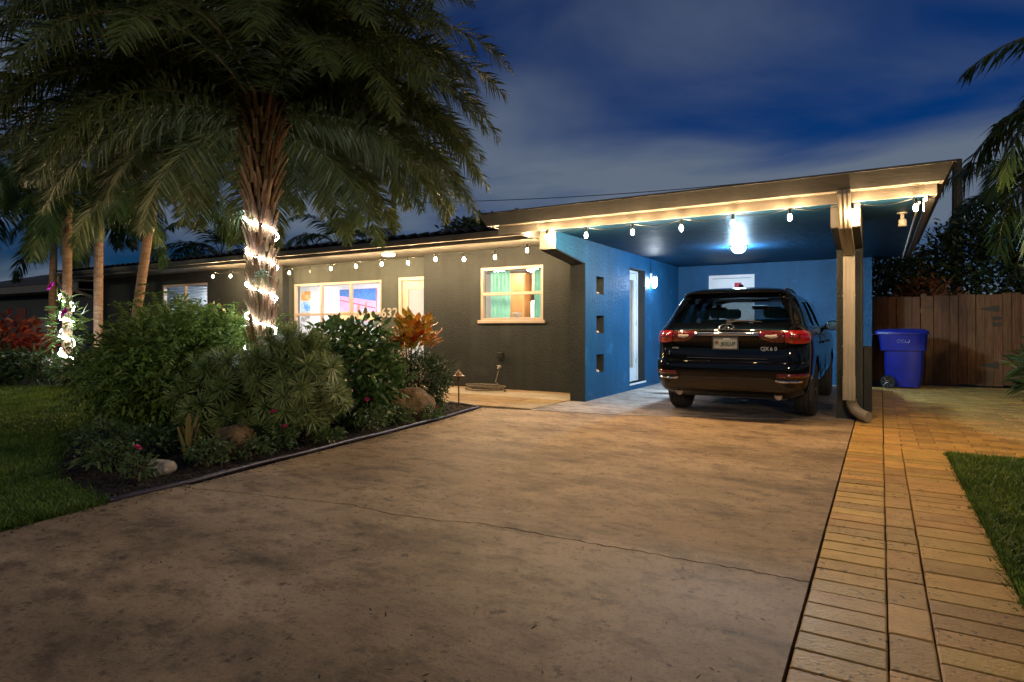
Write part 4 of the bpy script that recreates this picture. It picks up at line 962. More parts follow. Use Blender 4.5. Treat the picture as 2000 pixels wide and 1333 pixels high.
# ---- rope light round its trunk
def helix(z0, z1, turns, rad, ph, n=160, wob=.02):
    P = []
    for i in range(n + 1):
        t = i / n; z = z0 + (z1 - z0) * t; a = ph - turns * 2 * math.pi * t; r = rad(z) + .012 * math.sin(i * .9); P.append((r * math.cos(a), r * math.sin(a), z + wob * math.sin(a * 2 + 1)))
    return P
M_rope = emis('rope_glow', (.90, .96, 1.0), 100, (.9, .9, .9))
tag(MB().tube(helix(.95, 2.62, 4.4, lambda z: TR(z) + .072, R(245), wob=.012), .0068, 5).build('rope_light', M_rope, loc=(PALM[0], PALM[1], 0)), 'bright white rope light spiralling up the shaggy palm trunk', 'rope light')
# ---- air plants on the trunk
def rosette(name, n, L, W, m, seed, spread=(15, 85), droop=.35, seg=3, curl=.0):
    g = np.random.default_rng(seed); az = np.arange(n) * ga + g.uniform(-.2, .2, n); el = np.radians(np.linspace(spread[1], spread[0], n) + g.normal(0, 6, n))
    d = np.stack([np.cos(az) * np.cos(el), np.sin(az) * np.cos(el), np.sin(el)], 1); s = np.stack([-np.sin(az), np.cos(az), np.zeros(n)], 1)
    V, F = quads_from(d * .01, d, s, L * g.uniform(.75, 1.1, n), np.full(n, W), droop=droop, seg=seg); return np_mesh(name, V, F, m)
M_air = leaf_mat('air_plant_leaf', (.10, .16, .08), (.16, .22, .12), .2, .2)
CD = Vector((PALM[0], PALM[1], 0)).normalized()
air_me = rosette('air_plant', 34, .20, .011, M_air, 3, (-10, 80), .9)
for dx, z, s_, lab in ((-.24, 2.48, 1.0, 'spiky air plant on the palm trunk above the lights'), (.0, 1.80, 1.05, 'spiky air plant amid the light turns of the palm trunk')):
    rt = Vector((math.cos(YAW), math.sin(YAW), 0)); p = Vector((PALM[0], PALM[1], z)) + rt * dx - CD * .22
    tag(obj('air_plant', air_me, None, p, (R(30), R(-20), 1.0), s_), lab, 'air plant', 'air plants on the palm trunk')

# ---- shrubs built of real leaves round woody stems
def cloud(n, c, r, seed, lump=.28, shell=.55, zmin=.0, flat_bottom=-.55):
    """points in a lumpy ellipsoid, denser to the outside; returns points and outward directions"""
    g = np.random.default_rng(seed); P = []; D = []
    off = g.uniform(0, 50, 3)
    while len(P) < n:
        d = unit(g.normal(size=(1, 3)))[0]
        if d[2] < flat_bottom: continue
        k = 1 + lump * noise.noise(Vector(d * 2.1 + off)) + lump * .5 * noise.noise(Vector(d * 5.3 + off))
        t = (shell + (1 - shell) * g.random() ** .6) * k
        p = np.array(c) + d * np.array(r) * t
        if p[2] < zmin: continue
        P.append(p); D.append(d)
    return np.array(P), np.array(D)
def leafy(n, c, r, ln, wd, seed, lump=.28, shell=.5, up=.25, droop=.25, jit=.7, seg=2, flat_bottom=-.55):
    g = np.random.default_rng(seed + 1); P, D = cloud(n, c, r, seed, lump, shell, .03, flat_bottom)
    d = unit(D + g.normal(0, jit, P.shape) + np.array([0, 0, up])); s = unit(np.cross(d, g.normal(size=P.shape)))
    return quads_from(P, d, s, ln * g.uniform(.65, 1.25, n), wd * g.uniform(.7, 1.2, n), droop=droop, seg=seg)
M_stem = mat('woody_stem', (.07, .05, .03), (.12, .09, .06), rough=.9, scale=20)
def stems(mb, c, r, seed, n=14, rad=.012):
    g = random.Random(seed)
    for k in range(n):
        a = g.uniform(0, 6.28); q = g.uniform(.3, .85); tip = (c[0] + r[0] * q * math.cos(a), c[1] + r[1] * q * math.sin(a), c[2] + r[2] * g.uniform(.1, .7))
        b = (c[0] + .1 * r[0] * math.cos(a), c[1] + .1 * r[1] * math.sin(a), -.02)
        m_ = [(b[i] + tip[i]) / 2 + g.uniform(-.05, .05) for i in range(3)]; mb.tube([b, m_, tip], [rad, rad * .7, rad * .35], 5)
    return mb
def shrub(name, label, loc, r, zc, n, ln, wd, m, seed, group=None, rot=0, **k):
    t = thing(name, label, 'shrub', (loc[0], loc[1], 0), rot, group)
    V, F = leafy(n, (0, 0, zc), r, ln, wd, seed, **k); struct(obj('foliage', np_mesh('foliage', V, F, m), t), 'stuff')
    stems(MB(), (0, 0, zc), r, seed).build('stem', M_stem, t); return t
M_feath = leaf_mat('feathery_leaf', (.12, .20, .04), (.20, .29, .07), .4, .35)
M_gloss = leaf_mat('glossy_leaf', (.05, .10, .028), (.085, .15, .042), .35, .12, rough=.28)
M_small = leaf_mat('small_dark_leaf', (.022, .045, .014), (.04, .07, .02), .35, .2)
t = shrub('feathery_bush', 'wide feathery green bush beside the wrapped palm trunk', (-7.55, 4.35), (1.05, .80, .82), .60, 20000, .085, .030, M_feath, 21, lump=.38, shell=.45, jit=.75, up=.1, flat_bottom=-.95)
V, F = leafy(4600, (.70, .5, .82), (.72, .6, .58), .085, .030, M_feath and 77, lump=.4, shell=.4, up=.1); struct(obj('foliage', np_mesh('foliage', V, F, M_feath), t), 'stuff')
def sprays(n, c, r, k, ln, wd, L, seed, sag=.5):
    """arching twigs that stick out of a bush, leaflets along each"""
    g = np.random.default_rng(seed); P, D = cloud(n, c, r, seed, .35, .75, .15, -.35); B = []; T = []
    for p, d in zip(P, D):
        d = unit((d + g.normal(0, .35, 3) + np.array([0, 0, .35]))[None])[0]; l = L * g.uniform(.6, 1.3)
        for t in np.linspace(.05, 1, k):
            q = p + d * l * t + np.array([0, 0, -sag * l * t * t]); tn = d + np.array([0, 0, -2 * sag * t])
            for sgn in (-1, 1):
                sd = np.cross(tn, [0, 0, 1.0]); sd = sd / (np.linalg.norm(sd) + 1e-6); B.append(q); T.append(tn * .6 + sd * sgn + g.normal(0, .2, 3))
    B = np.array(B); T = unit(np.array(T)); m = len(B)
    return quads_from(B, T, unit(np.cross(T, g.normal(size=T.shape) * .4 + np.array([0, 0, 1.0]))), ln * g.uniform(.7, 1.2, m), np.full(m, wd), droop=.3)
V, F = sprays(330, (0, 0, .62), (1.08, .84, .82), 11, .065, .019, .36, 23); struct(obj('foliage', np_mesh('foliage', V, F, M_feath), t), 'stuff')
V, F = sprays(110, (.70, .5, .82), (.74, .62, .60), 11, .065, .019, .34, 24); struct(obj('foliage', np_mesh('foliage', V, F, M_feath), t), 'stuff')
shrub('glossy_shrub', 'dark glossy broad-leaved shrub under the wide front window', (-5.72, 5.62), (.64, .62, .70), .62, 3600, .115, .052, M_gloss, 31, lump=.38, shell=.4, jit=.8, up=.35, seg=3, flat_bottom=-.9)
shrub('dark_shrub', 'small dark rounded shrub behind the tan boulder', (-5.72, 6.95), (.44, .44, .45), .42, 6500, .055, .016, M_small, 41, lump=.3, jit=.9, flat_bottom=-.9)
# rosette shrub: many heads of narrow leaves
M_ros = leaf_mat('narrow_leaf', (.14, .21, .06), (.25, .30, .11), .35, .3)
rs = thing('rosette_shrub', 'pale green shrub of spiky narrow-leaved heads beside the palm trunk', 'shrub', (-5.42, 4.40, 0))
heads = [rosette('leaf_head', 58, .19, .012, M_ros, 200 + k, (-35, 85), .30) for k in range(5)]
P, D = cloud(165, (0, 0, .56), (.60, .56, .58), 51, .24, .65, .06, -.9)
for i, (p, d) in enumerate(zip(P, D)):
    q = Vector(d * np.array([1, 1, .8]) + np.array([0, 0, .35])).to_track_quat('Z', 'Y').to_euler(); obj('leaf_head', heads[i % 5], rs, p, q, rnd.uniform(.75, 1.15))
sm = MB()
for p in P: sm.tube([(p[0] * .15, p[1] * .15, -.02), (p[0] * .55, p[1] * .55, p[2] * .6), tuple(p)], [.012, .008, .006], 4)
sm.build('stem', M_stem, rs)
rs2 = thing('rosette_shrub', 'smaller spiky narrow-leaved shrub against the feathery bush', 'shrub', (-5.98, 3.98, 0))
P, D = cloud(75, (0, 0, .46), (.40, .40, .46), 58, .22, .6, .06, -.9)
for i, (p, d) in enumerate(zip(P, D)):
    q = Vector(d * np.array([1, 1, .8]) + np.array([0, 0, .35])).to_track_quat('Z', 'Y').to_euler(); obj('leaf_head', heads[i % 5], rs2, p, q, rnd.uniform(.8, 1.2))
# crotons: each broad leaf its own piece
def croton_leaf(m, seed):
    g = random.Random(seed); V = []; F = []; L = .17
    for i, w in enumerate((.008, .034, .050, .048, .030, .003)):
        t = i / 5; z = L * t; b = .05 * t * t * g.uniform(.4, 1.2); V += [(-w, -b - .006, z), (0, -b + .006, z), (w, -b - .006, z)]
    for i in range(5):
        for k in (0, 1): a = i * 3 + k; F.append((a, a + 1, a + 4, a + 3))
    me = MB().add(V, F).mesh('leaf', m); return me
M_c = [mat('croton_orange', (.62, .20, .02), (.42, .26, .03), rough=.35, scale=22, objrand=.3, transl=.2), mat('croton_yellow', (.58, .36, .05), (.30, .24, .04), rough=.35, scale=22, objrand=.3, transl=.2), mat('croton_green', (.12, .20, .03), (.40, .32, .06), rough=.35, scale=25, objrand=.3, transl=.2), mat('croton_red', (.30, .03, .01), (.42, .10, .02), rough=.35, scale=22, objrand=.3, transl=.2)]
cl_me = [croton_leaf(m, i) for i, m in enumerate(M_c)]
def croton(label, loc, zc, r, n, mix, seed, sc=1.0):
    t = thing('croton_plant', label, 'croton', (loc[0], loc[1], 0)); g = random.Random(seed); P, D = cloud(n, (0, 0, zc), r, seed, .2, .25, .1, -.5)
    for p, d in zip(P, D):
        dv = Vector((d[0] + g.gauss(0, .35), d[1] + g.gauss(0, .35), abs(d[2]) * .8 + .75)); q = dv.to_track_quat('Z', 'Y').to_euler()
        obj('leaf', cl_me[g.choice(mix)], t, p, (q.x, q.y, q.z + g.uniform(-.5, .5)), sc * g.uniform(.75, 1.25))
    stems(MB(), (0, 0, zc), r, seed, 7).build('stem', M_stem, t); return t
croton('orange and yellow croton beside the front door', (-6.12, 7.28), 1.02, (.32, .32, .36), 190, [0, 0, 1, 1, 2, 3], 61)
croton('orange croton against the wall behind the palm trunk', (-9.55, 6.55), 1.1, (.40, .35, .32), 70, [0, 1, 1, 3, 2], 62, 1.1)
# ---- rocks
M_rock = mat('tan_rock', (.07, .045, .02), (.20, .125, .055), rough=.85, scale=6, detail=8, bump=1.0, bscale=26, speck=((.05, .055, .02), 7, .6))
def rock(name, label, loc, size, seed, m=None, group=None):
    bm = bmesh.new(); bmesh.ops.create_icosphere(bm, subdivisions=4, radius=1); o_ = Vector((seed * 3.1, seed * 1.7, 0))
    for v in bm.verts:
        d = v.co.normalized(); v.co = d * (1 + .22 * noise.noise(d * 1.3 + o_) + .09 * noise.noise(d * 4 + o_) + .03 * noise.noise(d * 11 + o_)); v.co = Vector((v.co.x * size[0], v.co.y * size[1], v.co.z * size[2]))
    o = MB().bm(bm).build(name, m or M_rock, None, smooth=True, loc=(loc[0], loc[1], size[2] * .55)); bm.free(); o.rotation_euler = (0, 0, seed)
    return tag(o, label, 'rock', group)
rock('boulder', 'large tan boulder in the mulch beside the path light', (-5.34, 6.28), (.33, .27, .25), 1.0)
rock('boulder', 'dark brown boulder between the bromeliad and the spiky shrub', (-5.22, 3.62), (.25, .2, .18), 2.3)
rock('stone', 'small smooth pale stone beside the pink flower at the lawn', (-5.08, 2.84), (.115, .085, .075), 4.2, mat('pale_stone', (.36, .31, .24), (.46, .41, .33), rough=.6, scale=10))
# ---- bromeliad
M_bro = leaf_mat('bromeliad_leaf', (.18, .16, .05), (.24, .17, .07), .25, .2)
br = thing('bromeliad', 'upright olive bromeliad with stiff strap leaves beside the small stone', 'bromeliad', (-5.28, 3.20, 0))
g2 = random.Random(4)
for k in range(9):
    a = k * ga; V = []; F = []; lean = g2.uniform(.05, .32); L = g2.uniform(.30, .46)
    for i, w in enumerate((.02, .026, .026, .022, .004)):
        t_ = i / 4; z = L * t_; y = .02 + lean * L * t_ ** 1.5; V += [(-w, y, z), (0, y + .010, z - .004), (w, y, z)]
    for i in range(4):
        for q in (0, 1): b = i * 3 + q; F.append((b, b + 1, b + 4, b + 3))
    MB().add(V, F).build('leaf', M_bro, br).rotation_euler = (0, 0, a)
# ---- low vincas with pink flowers
M_vin = leaf_mat('vinca_leaf', (.06, .11, .035), (.11, .16, .06), .3, .2, rough=.35)
M_pink = mat('pink_petal', (.62, .03, .16), (.75, .06, .24), rough=.6, scale=20, transl=.3)
def flower_mesh():
    V = []; F = []
    for layer in range(3):
        for k in range(6):
            a = k * math.pi / 3 + layer * .5; o = len(V); r = .040 - layer * .009; el = .25 + .35 * layer
            d = (math.cos(a) * math.cos(el), math.sin(a) * math.cos(el), math.sin(el)); s = (-math.sin(a), math.cos(a), 0)
            V += [(0, 0, 0), (d[0] * r * .6 - s[0] * .014, d[1] * r * .6 - s[1] * .014, d[2] * r * .6), (d[0] * r, d[1] * r, d[2] * r), (d[0] * r * .6 + s[0] * .014, d[1] * r * .6 + s[1] * .014, d[2] * r * .6)]; F.append((o, o + 1, o + 2, o + 3))
    return MB().add(V, F).mesh('flower', M_pink)
fl_me = flower_mesh()
def vinca(label, loc, r, h, n, flowers, seed):
    t = thing('flowering_plant', label, 'flower plant', (loc[0], loc[1], 0)); V, F = leafy(n, (0, 0, h * .5), (r, r, h * .55), .055, .022, seed, lump=.3, shell=.2, up=.3, seg=2, flat_bottom=-.8); struct(obj('foliage', np_mesh('foliage', V, F, M_vin), t), 'stuff')
    stems(MB(), (0, 0, h * .5), (r, r, h * .5), seed, 6, .005).build('stem', M_stem, t)
    for x, y, z in flowers: obj('flower', fl_me, t, (x, y, z), (R(35), R(15), seed))
vinca('low plant with one crimson flower beside the small stone', (-5.05, 2.66), .13, .2, 170, [(.02, -.02, .25)], 71)
vinca('low leafy plant around the foot of the bromeliad', (-5.05, 3.25), .2, .22, 320, [], 72)
vinca('low plant with two pink flowers at the foot of the spiky shrub', (-5.02, 3.98), .16, .26, 260, [(-.03, -.06, .38), (.08, -.02, .24)], 73)
vinca('low plant with a pink flower beside the tan boulder', (-5.02, 6.30), .17, .16, 260, [(.12, -.02, .17)], 74)
vinca('low silvery plant between the boulder and the path light', (-5.50, 6.95), .2, .2, 380, [], 75)
vinca('low leafy plant under the glossy shrub', (-5.12, 5.35), .2, .3, 380, [(.0, -.1, .36)], 76)
vinca('low leafy plant beside the dark brown boulder', (-4.98, 3.66), .18, .18, 300, [], 79)
vinca('low leafy plant in the mulch beyond the crimson flower', (-5.65, 2.72), .24, .22, 380, [], 80)
vinca('wide low plant under the feathery bush at the lawn edge', (-6.5, 3.12), .34, .28, 560, [], 81)
vinca('low leafy plant between the bromeliad and the feathery bush', (-5.95, 3.25), .26, .26, 420, [], 82)
vinca('low spreading plant along the edging under the spiky shrub', (-4.98, 4.55), .18, .14, 260, [], 83)
vinca('low leafy plant between the glossy shrub and the boulder', (-5.15, 5.85), .2, .22, 320, [], 84)
# ---- mulch bed, edging
BED = [(-4.60, 2.2), (-4.62, 2.77), (-4.74, 3.78), (-4.83, 4.77), (-4.98, 6.2), (-5.16, 7.55), (-5.3, 7.7), (-5.9, 7.88), (-9, 7.95), (-13.5, 8.6), (-13.5, 6.7), (-9.8, 4.6), (-7.2, 3.0), (-5.6, 2.25)]
M_mul = mat('mulch', (.010, .007, .005), (.022, .015, .011), rough=.95, scale=25, bump=.8, bscale=80)
struct(MB().prism(BED, 'z', -.085, -.012).build('garden_bed', M_mul))
def scatter(poly, n, seed):
    g = np.random.default_rng(seed); a = np.array(poly); lo, hi = a.min(0), a.max(0); out = np.zeros((0, 2))
    while len(out) < n:
        p = g.uniform(lo, hi, (n * 2, 2)); out = np.concatenate([out, p[inside(poly, p)]])
    return out[:n]
nearbed = [(-4.60, 2.2), (-4.62, 2.77), (-4.74, 3.78), (-4.83, 4.77), (-4.98, 6.2), (-5.16, 7.55), (-5.9, 7.85), (-6.6, 7.0), (-6.2, 4.2), (-7.2, 3.1), (-5.6, 2.3)]
P2 = scatter(nearbed, 9000, 8); n = len(P2); a = npr.uniform(0, 6.28, n); d = unit(np.stack([np.cos(a), np.sin(a), npr.normal(0, .3, n)], 1)); s = unit(np.cross(d, npr.normal(size=(n, 3)) * .5 + np.array([0, 0, 1])))
V, F = quads_from(np.column_stack([P2, npr.uniform(-.01, .012, n)]), d, s, npr.uniform(.02, .06, n), npr.uniform(.008, .02, n), seg=1)
M_chip = mat('mulch_chip', (.014, .009, .006), (.055, .036, .022), rough=.9, scale=12, island=.6)
struct(obj('mulch_chips', np_mesh('mulch_chips', V, F, M_chip)), 'stuff')
M_edge = mat('edging_plastic', (.035, .028, .045), (.06, .05, .075), rough=.4, scale=12)
ep = [(x - .01 + .012 * math.sin(y * 5), y, .012) for y, x in [(yy, lerp_poly(BED_EDGE, yy)) for yy in np.arange(2.2, 7.64, .12)]] + [(-5.22, 7.68, .012), (-5.5, 7.78, .012), (-5.9, 7.9, .012)]
tag(MB().tube(ep, .019, 7).build('bed_edging', M_edge, smooth=True), 'dark plastic edging between the mulch bed and the driveway', 'edging')
# ---- path light
pl_ = thing('path_light', 'bronze garden path light with pagoda cap at the tip of the bed', 'path light', (-5.52, 7.62, 0))
M_brz = mat('bronze', (.10, .05, .03), (.14, .075, .045), rough=.4, metal=.6, scale=30)
MB().tube([(0, 0, -.05), (0, 0, .44)], .011, 8).build('stake', M_brz, pl_); MB().lathe([(.02, .40), (.028, .44), (.02, .455)], 12).build('collar', M_brz, pl_)
MB().lathe([(.085, .455), (.09, .462), (.05, .485), (.05, .492), (.055, .495), (.012, .54), (.004, .56)], 16).build('cap', mat('bronze_pale', (.30, .20, .12), rough=.35, metal=.5), pl_)

# ---- lawns: real blades
M_lawn = mat('lawn_soil', (.03, .055, .012), (.05, .085, .02), rough=.9, scale=8, bump=.5, bscale=60)
M_blade = leaf_mat('grass_blade', (.075, .145, .02), (.20, .29, .045), .55, .4, scale=1.6)
LAWN_L = [(-4.44, -3.5), (-4.47, 1.4), (-4.56, 2.12), (-5.6, 2.2), (-7.2, 2.95), (-9.8, 4.55), (-13.4, 6.4), (-15.5, 5.4), (-17.5, 2.5), (-16, -3.5)]
struct(MB().prism(LAWN_L, 'z', -.085, -.03).build('lawn', M_lawn))
LAWN_R = [(.545, -3), (.545, 7.12), (5.5, 7.12), (5.5, -3)]
struct(MB().prism(LAWN_R, 'z', -.085, -.03).build('lawn', M_lawn))
def blades(name, poly, n, h, w, seed, near=None, zb=-.03):
    P = scatter(poly, n, seed); 
    g = np.random.default_rng(seed); m_ = len(P); a = g.uniform(0, 6.28, m_); d = unit(np.stack([np.cos(a) * .45, np.sin(a) * .45, g.uniform(.6, 1.2, m_)], 1)); s = np.stack([-np.sin(a), np.cos(a), np.zeros(m_)], 1)
    V, F = quads_from(np.column_stack([P, np.full(m_, zb)]), d, s, h * g.uniform(.5, 1.3, m_), np.full(m_, w), droop=.25)
    struct(obj(name, np_mesh(name, V, F, M_blade)), 'stuff')
blades('grass', [(-4.45, .8), (-4.52, 2.14), (-5.6, 2.2), (-7.2, 2.95), (-8.0, 3.4), (-8.5, 2.4), (-6, .6)], 60000, .085, .0085, 1)
blades('grass', [(-8.0, 3.4), (-9.8, 4.55), (-13.4, 6.4), (-15.5, 5.4), (-15, 3.0), (-8.5, 1.6)], 90000, .085, .014, 2)
blades('grass', [(.545, 1.8), (.545, 7.13), (2.6, 7.13), (2.6, 5), (1.3, 1.8)], 62000, .085, .0085, 3)
blades('grass', [(.535, 1.2), (.56, 1.2), (.56, 7.15), (.535, 7.15)], 2600, .075, .0085, 4)
def fringe(line, n, seed, spread=.06, h=.09):
    g = np.random.default_rng(seed); L_ = np.array(line); k = g.integers(0, len(L_) - 1, n); u = g.random(n)[:, None]; P = L_[k] * (1 - u) + L_[k + 1] * u + g.normal(0, spread, (n, 2))
    a = g.uniform(0, 6.28, n); d = unit(np.stack([np.cos(a) * .6, np.sin(a) * .6, g.uniform(.5, 1.1, n)], 1)); s = np.stack([-np.sin(a), np.cos(a), np.zeros(n)], 1)
    V, F = quads_from(np.column_stack([P, np.full(n, -.03)]), d, s, h * g.uniform(.4, 1.4, n), np.full(n, .009), droop=.3)
    struct(obj('grass', np_mesh('grass', V, F, M_blade)), 'stuff')
fringe([(.55, 1.6), (.55, 4.0), (.55, 7.1), (3.0, 7.12)], 4200, 7, .022, .075)
fringe([(-4.50, .6), (-4.52, 1.6), (-4.58, 2.12)], 2500, 8, .03, .08)
fringe([(-4.58, 2.12), (-5.1, 2.16), (-5.6, 2.22), (-6.4, 2.58), (-7.2, 2.97), (-8.5, 3.75), (-9.8, 4.57)], 9000, 6)
blades('grass', [(.545, 7.10), (3.2, 7.10), (3.2, 7.16), (.545, 7.16)], 3000, .08, .0085, 5)
P2 = npr.uniform(0, 1, (150, 2)); 
# dry leaf litter on the concrete
n = 900; P3 = np.column_stack([npr.uniform(-4.3, -.35, n), npr.uniform(1.2, 7.2, n) ** 1.0, np.full(n, .004)]); a = npr.uniform(0, 6.28, n)
V, F = quads_from(P3, unit(np.stack([np.cos(a), np.sin(a), npr.uniform(0, .25, n)], 1)), unit(np.stack([-np.sin(a), np.cos(a), npr.uniform(-.3, .3, n)], 1)), npr.uniform(.006, .034, n), npr.uniform(.002, .009, n))
struct(obj('leaf_litter', np_mesh('leaf_litter', V, F, M_chip)), 'stuff')
n = 700; yy = npr.uniform(1.4, 7.6, n); P3 = np.column_stack([[lerp_poly(BED_EDGE, q) for q in yy] + np.abs(npr.normal(0, .09, n)) + .03, yy, np.full(n, .004)]); a = npr.uniform(0, 6.28, n)      # mulch and leaves strayed over the edging
V, F = quads_from(P3, unit(np.stack([np.cos(a), np.sin(a), npr.uniform(0, .3, n)], 1)), unit(np.stack([-np.sin(a), np.cos(a), npr.uniform(-.3, .3, n)], 1)), npr.uniform(.010, .05, n), npr.uniform(.004, .014, n))
struct(obj('leaf_litter', np_mesh('leaf_litter', V, F, M_chip)), 'stuff')

# ================================================================== feather palms with ringed trunks
M_ring = mat('ringed_trunk', (.22, .11, .055), (.36, .25, .16), rough=.8, scale=5, bump=.4, bscale=40, stretch=(1, 1, 4))
M_shaft = mat('crownshaft', (.11, .13, .045), (.16, .18, .07), rough=.45, scale=4)
pk = []
for k, (e0, bend, L) in enumerate(((72, 105, 1.7), (55, 120, 1.8), (38, 125, 1.8), (22, 118, 1.75), (5, 100, 1.6))):
    for q in range(2): pk.append(frond('frond', L, R(e0), R(bend), 62, .42, .030, -.05, .35, M_palm2, 300 + k * 5 + q, .2, .25))
def feather_palm(label, base, top, h_shaft, r0, seed, sc=1.0, nf=13, group=None):
    t = thing('feather_palm', label, 'palm tree', (base[0], base[1], 0), 0, group); g = random.Random(seed)
    b = Vector((0, 0, -.05)); e = Vector((top[0] - base[0], top[1] - base[1], top[2])); sh = e.normalized() * h_shaft; n = 60
    pts = []; rr_ = []
    for i in range(n + 1):
        u = i / n; p = b.lerp(e - sh, u) + Vector((.0, 0, 0)); p.x += .12 * math.sin(u * 3.1) * (e.x * .3); pts.append(p); rr_.append(r0 * (1.25 - .35 * min(1, u * 3)) * (1.03 if i % 2 else .985))
    MB().tube(pts, rr_, 14).build('trunk', M_ring, t, smooth=False)
    MB().tube([pts[-1] - sh * .02, pts[-1] + sh * .1, pts[-1] + sh * .55, pts[-1] + sh], [r0 * .95, r0 * 1.2, r0 * .95, r0 * .55], 14).build('crownshaft', M_shaft, t, smooth=True)
    for k in range(nf):
        u = k / nf; ring = min(4, int(u * 5)); a = k * ga + g.uniform(-.2, .2)
        obj('frond', pk[ring * 2 + k % 2], t, e + Vector((.03 * math.cos(a), .03 * math.sin(a), -.1 * u)), (R(g.uniform(-12, 12)), R(g.uniform(-8, 8)), a), sc * g.uniform(.88, 1.1))
    return t
feather_palm('slender palm with flowers and light coil on its trunk', (-14.75, 6.3), (-14.85, 6.35, 4.75), 1.1, .095, 1, 1.25)
feather_palm('slender palm between the coiled palm and the leaning palm', (-15.3, 7.15), (-15.15, 7.1, 3.95), .8, .10, 2, 1.2)
feather_palm('slender palm leaning towards the house with orange ringed trunk', (-13.75, 6.95), (-12.95, 7.15, 4.15), .95, .10, 3, 1.25)
tag(MB().tube(helix(.35, 1.95, 4.2, lambda z: .135, R(200), 120, .03), .009, 5).build('rope_light', M_rope, loc=(-14.76, 6.3, 0)), 'white rope light coiled round the slender flowered palm', 'rope light')
M_mag = mat('magenta_petal', (.55, .02, .42), (.68, .05, .5), rough=.6, scale=20, transl=.3)
fl2 = fl_me.copy(); fl2.materials[0] = M_mag
orc = thing('orchid_vine', 'leafy orchid with magenta blooms tied to the slender palm', 'orchid', (-14.55, 6.18, 0))
V, F = leafy(150, (0, 0, 1.15), (.28, .28, .85), .26, .055, 91, lump=.4, shell=.3, up=.2, seg=3); struct(obj('foliage', np_mesh('foliage', V, F, leaf_mat('orchid_leaf', (.10, .18, .05), (.16, .24, .08), .3, .25)), orc), 'stuff')
for p in ((-.22, -.15, 2.05), (.3, -.12, 1.5)): obj('flower', fl2, orc, p, (R(60), 0, 0), 3.2)
# far-left bed beyond the lawn
M_ti = leaf_mat('ti_leaf', (.16, .022, .010), (.26, .045, .014), .4, .3)
M_mix = leaf_mat('bed_leaf', (.045, .09, .025), (.10, .15, .05), .4, .25)
for i, (x, y, r, h, m, lab, ln, wd) in enumerate(((-17.3, 6.2, .7, 1.4, M_ti, 'red-leaved shrub in front of the neighbouring house', .26, .075), (-16.6, 4.4, .5, 1.0, M_ti, 'low red-leaved shrub at the edge of the far bed', .24, .07), (-15.6, 4.9, .55, .75, M_mix, 'pale strap-leaved shrub at the far edge of the lawn', .30, .05),
        (-15.2, 5.9, .6, .7, M_small, 'dark low shrub at the foot of the slender palms', .16, .05), (-14.0, 6.35, .5, .65, M_mix, 'green low shrub by the coiled palm', .2, .05), (-16.4, 5.6, .7, .8, M_small, 'dark low shrub before the red shrub', .16, .05), (-13.2, 7.6, .6, 1.7, M_mix, 'tall green shrub under the gutter corner', .22, .07), (-14.9, 8.3, .7, 1.5, M_mix, 'bright leaved shrub behind the slender palms', .22, .08))):
    shrub('bed_shrub', lab, (x, y), (r, r, h * .55), h * .5, 700, ln, wd, m, 400 + i, lump=.35, shell=.3, up=.4, seg=3, droop=.35, flat_bottom=-.8)

# ================================================================== neighbour's house, left
nh = thing('neighbour_house', 'low dark neighbouring house with pale fascia beyond the red shrubs', 'house', (-30, 12, 0))
M_nd = mat('neighbour_wall', (.035, .045, .06), (.05, .06, .075), rough=.8, scale=3)
MB().box(-9, 4.2, 0, 8, 0, 2.55).build('wall', M_nd, nh); MB().box(-9.6, 5.0, -1.0, -.95, 2.58, 2.86).build('fascia', M_tan, nh); MB().box(-9.6, 5.0, -.94, 8.5, 2.57, 2.62).build('soffit', M_tan, nh)
MB().prism([(-1.05, 2.87), (8.8, 2.87), (3.8, 4.1)], 'x', -9.8, 5.1).build('roof', M_tile, nh)
MB().box(-6, -4.5, -.03, -.002, .9, 2.0).build('window', M_dark, nh); MB().box(-2.6, -1.7, -.04, -.002, 0, 2.05).build('door', mat('rust_door', (.12, .045, .03), rough=.7), nh)
for k in range(7): MB().box(4.6 + k * .15, 4.73 + k * .15, -2.2, -2.17, 0, 1.5).build('fence_board', mat('grey_board', (.16, .16, .15), (.22, .21, .2), rough=.8, scale=6, stretch=(6, 6, 1)), nh)

# ================================================================== wooden fence and gate at the right
M_board = mat('cedar_board', (.08, .034, .011), (.17, .082, .032), rough=.75, scale=3.5, detail=6, bump=.4, bscale=30, objrand=.25, stretch=(7, 7, .8), speck=((.08, .04, .02), 5, .66))
FY = 15.32
fence = thing('wooden_fence', 'weathered cedar board fence behind the blue bin', 'fence', (-1.2, FY, 0))
bm_ = MB().cbox(-.068, .068, -.011, .011, .04, 1.86, .004).mesh('board', M_board); rf = random.Random(9)
for k in range(14): obj('board', bm_, fence, (k * .141, rf.uniform(-.003, .003), rf.uniform(-.02, .012)), (0, R(rf.uniform(-.3, .3)), 0))
for z in (.4, 1.5): MB().box(-.07, 2.0, .014, .052, z, z + .09).build('rail', M_board, fence)
MB().box(1.92, 2.01, .02, .11, 0, 1.9).build('post', M_board, fence)
gate = thing('wooden_gate', 'cedar gate with black strap hinges and latch beside the bin', 'gate', (.86, FY, 0))
for k in range(9): obj('board', bm_, gate, (k * .141, rf.uniform(-.003, .003), rf.uniform(-.01, .015)), (0, R(rf.uniform(-.3, .3)), 0))
for z in (.35, 1.55): MB().box(-.06, 1.2, .014, .052, z, z + .09).build('rail', M_board, gate)
def strap(z, x, d_): return MB().prism([(x, z - .01), (x, z + .01), (x + d_ * .26, z + .065), (x + d_ * .30, z + .065), (x + d_ * .30, z - .065), (x + d_ * .26, z - .065)], 'y', -.018, -.012).build('hinge', M_dark, gate)
strap(1.57, .84, 1); strap(.45, .84, 1); 
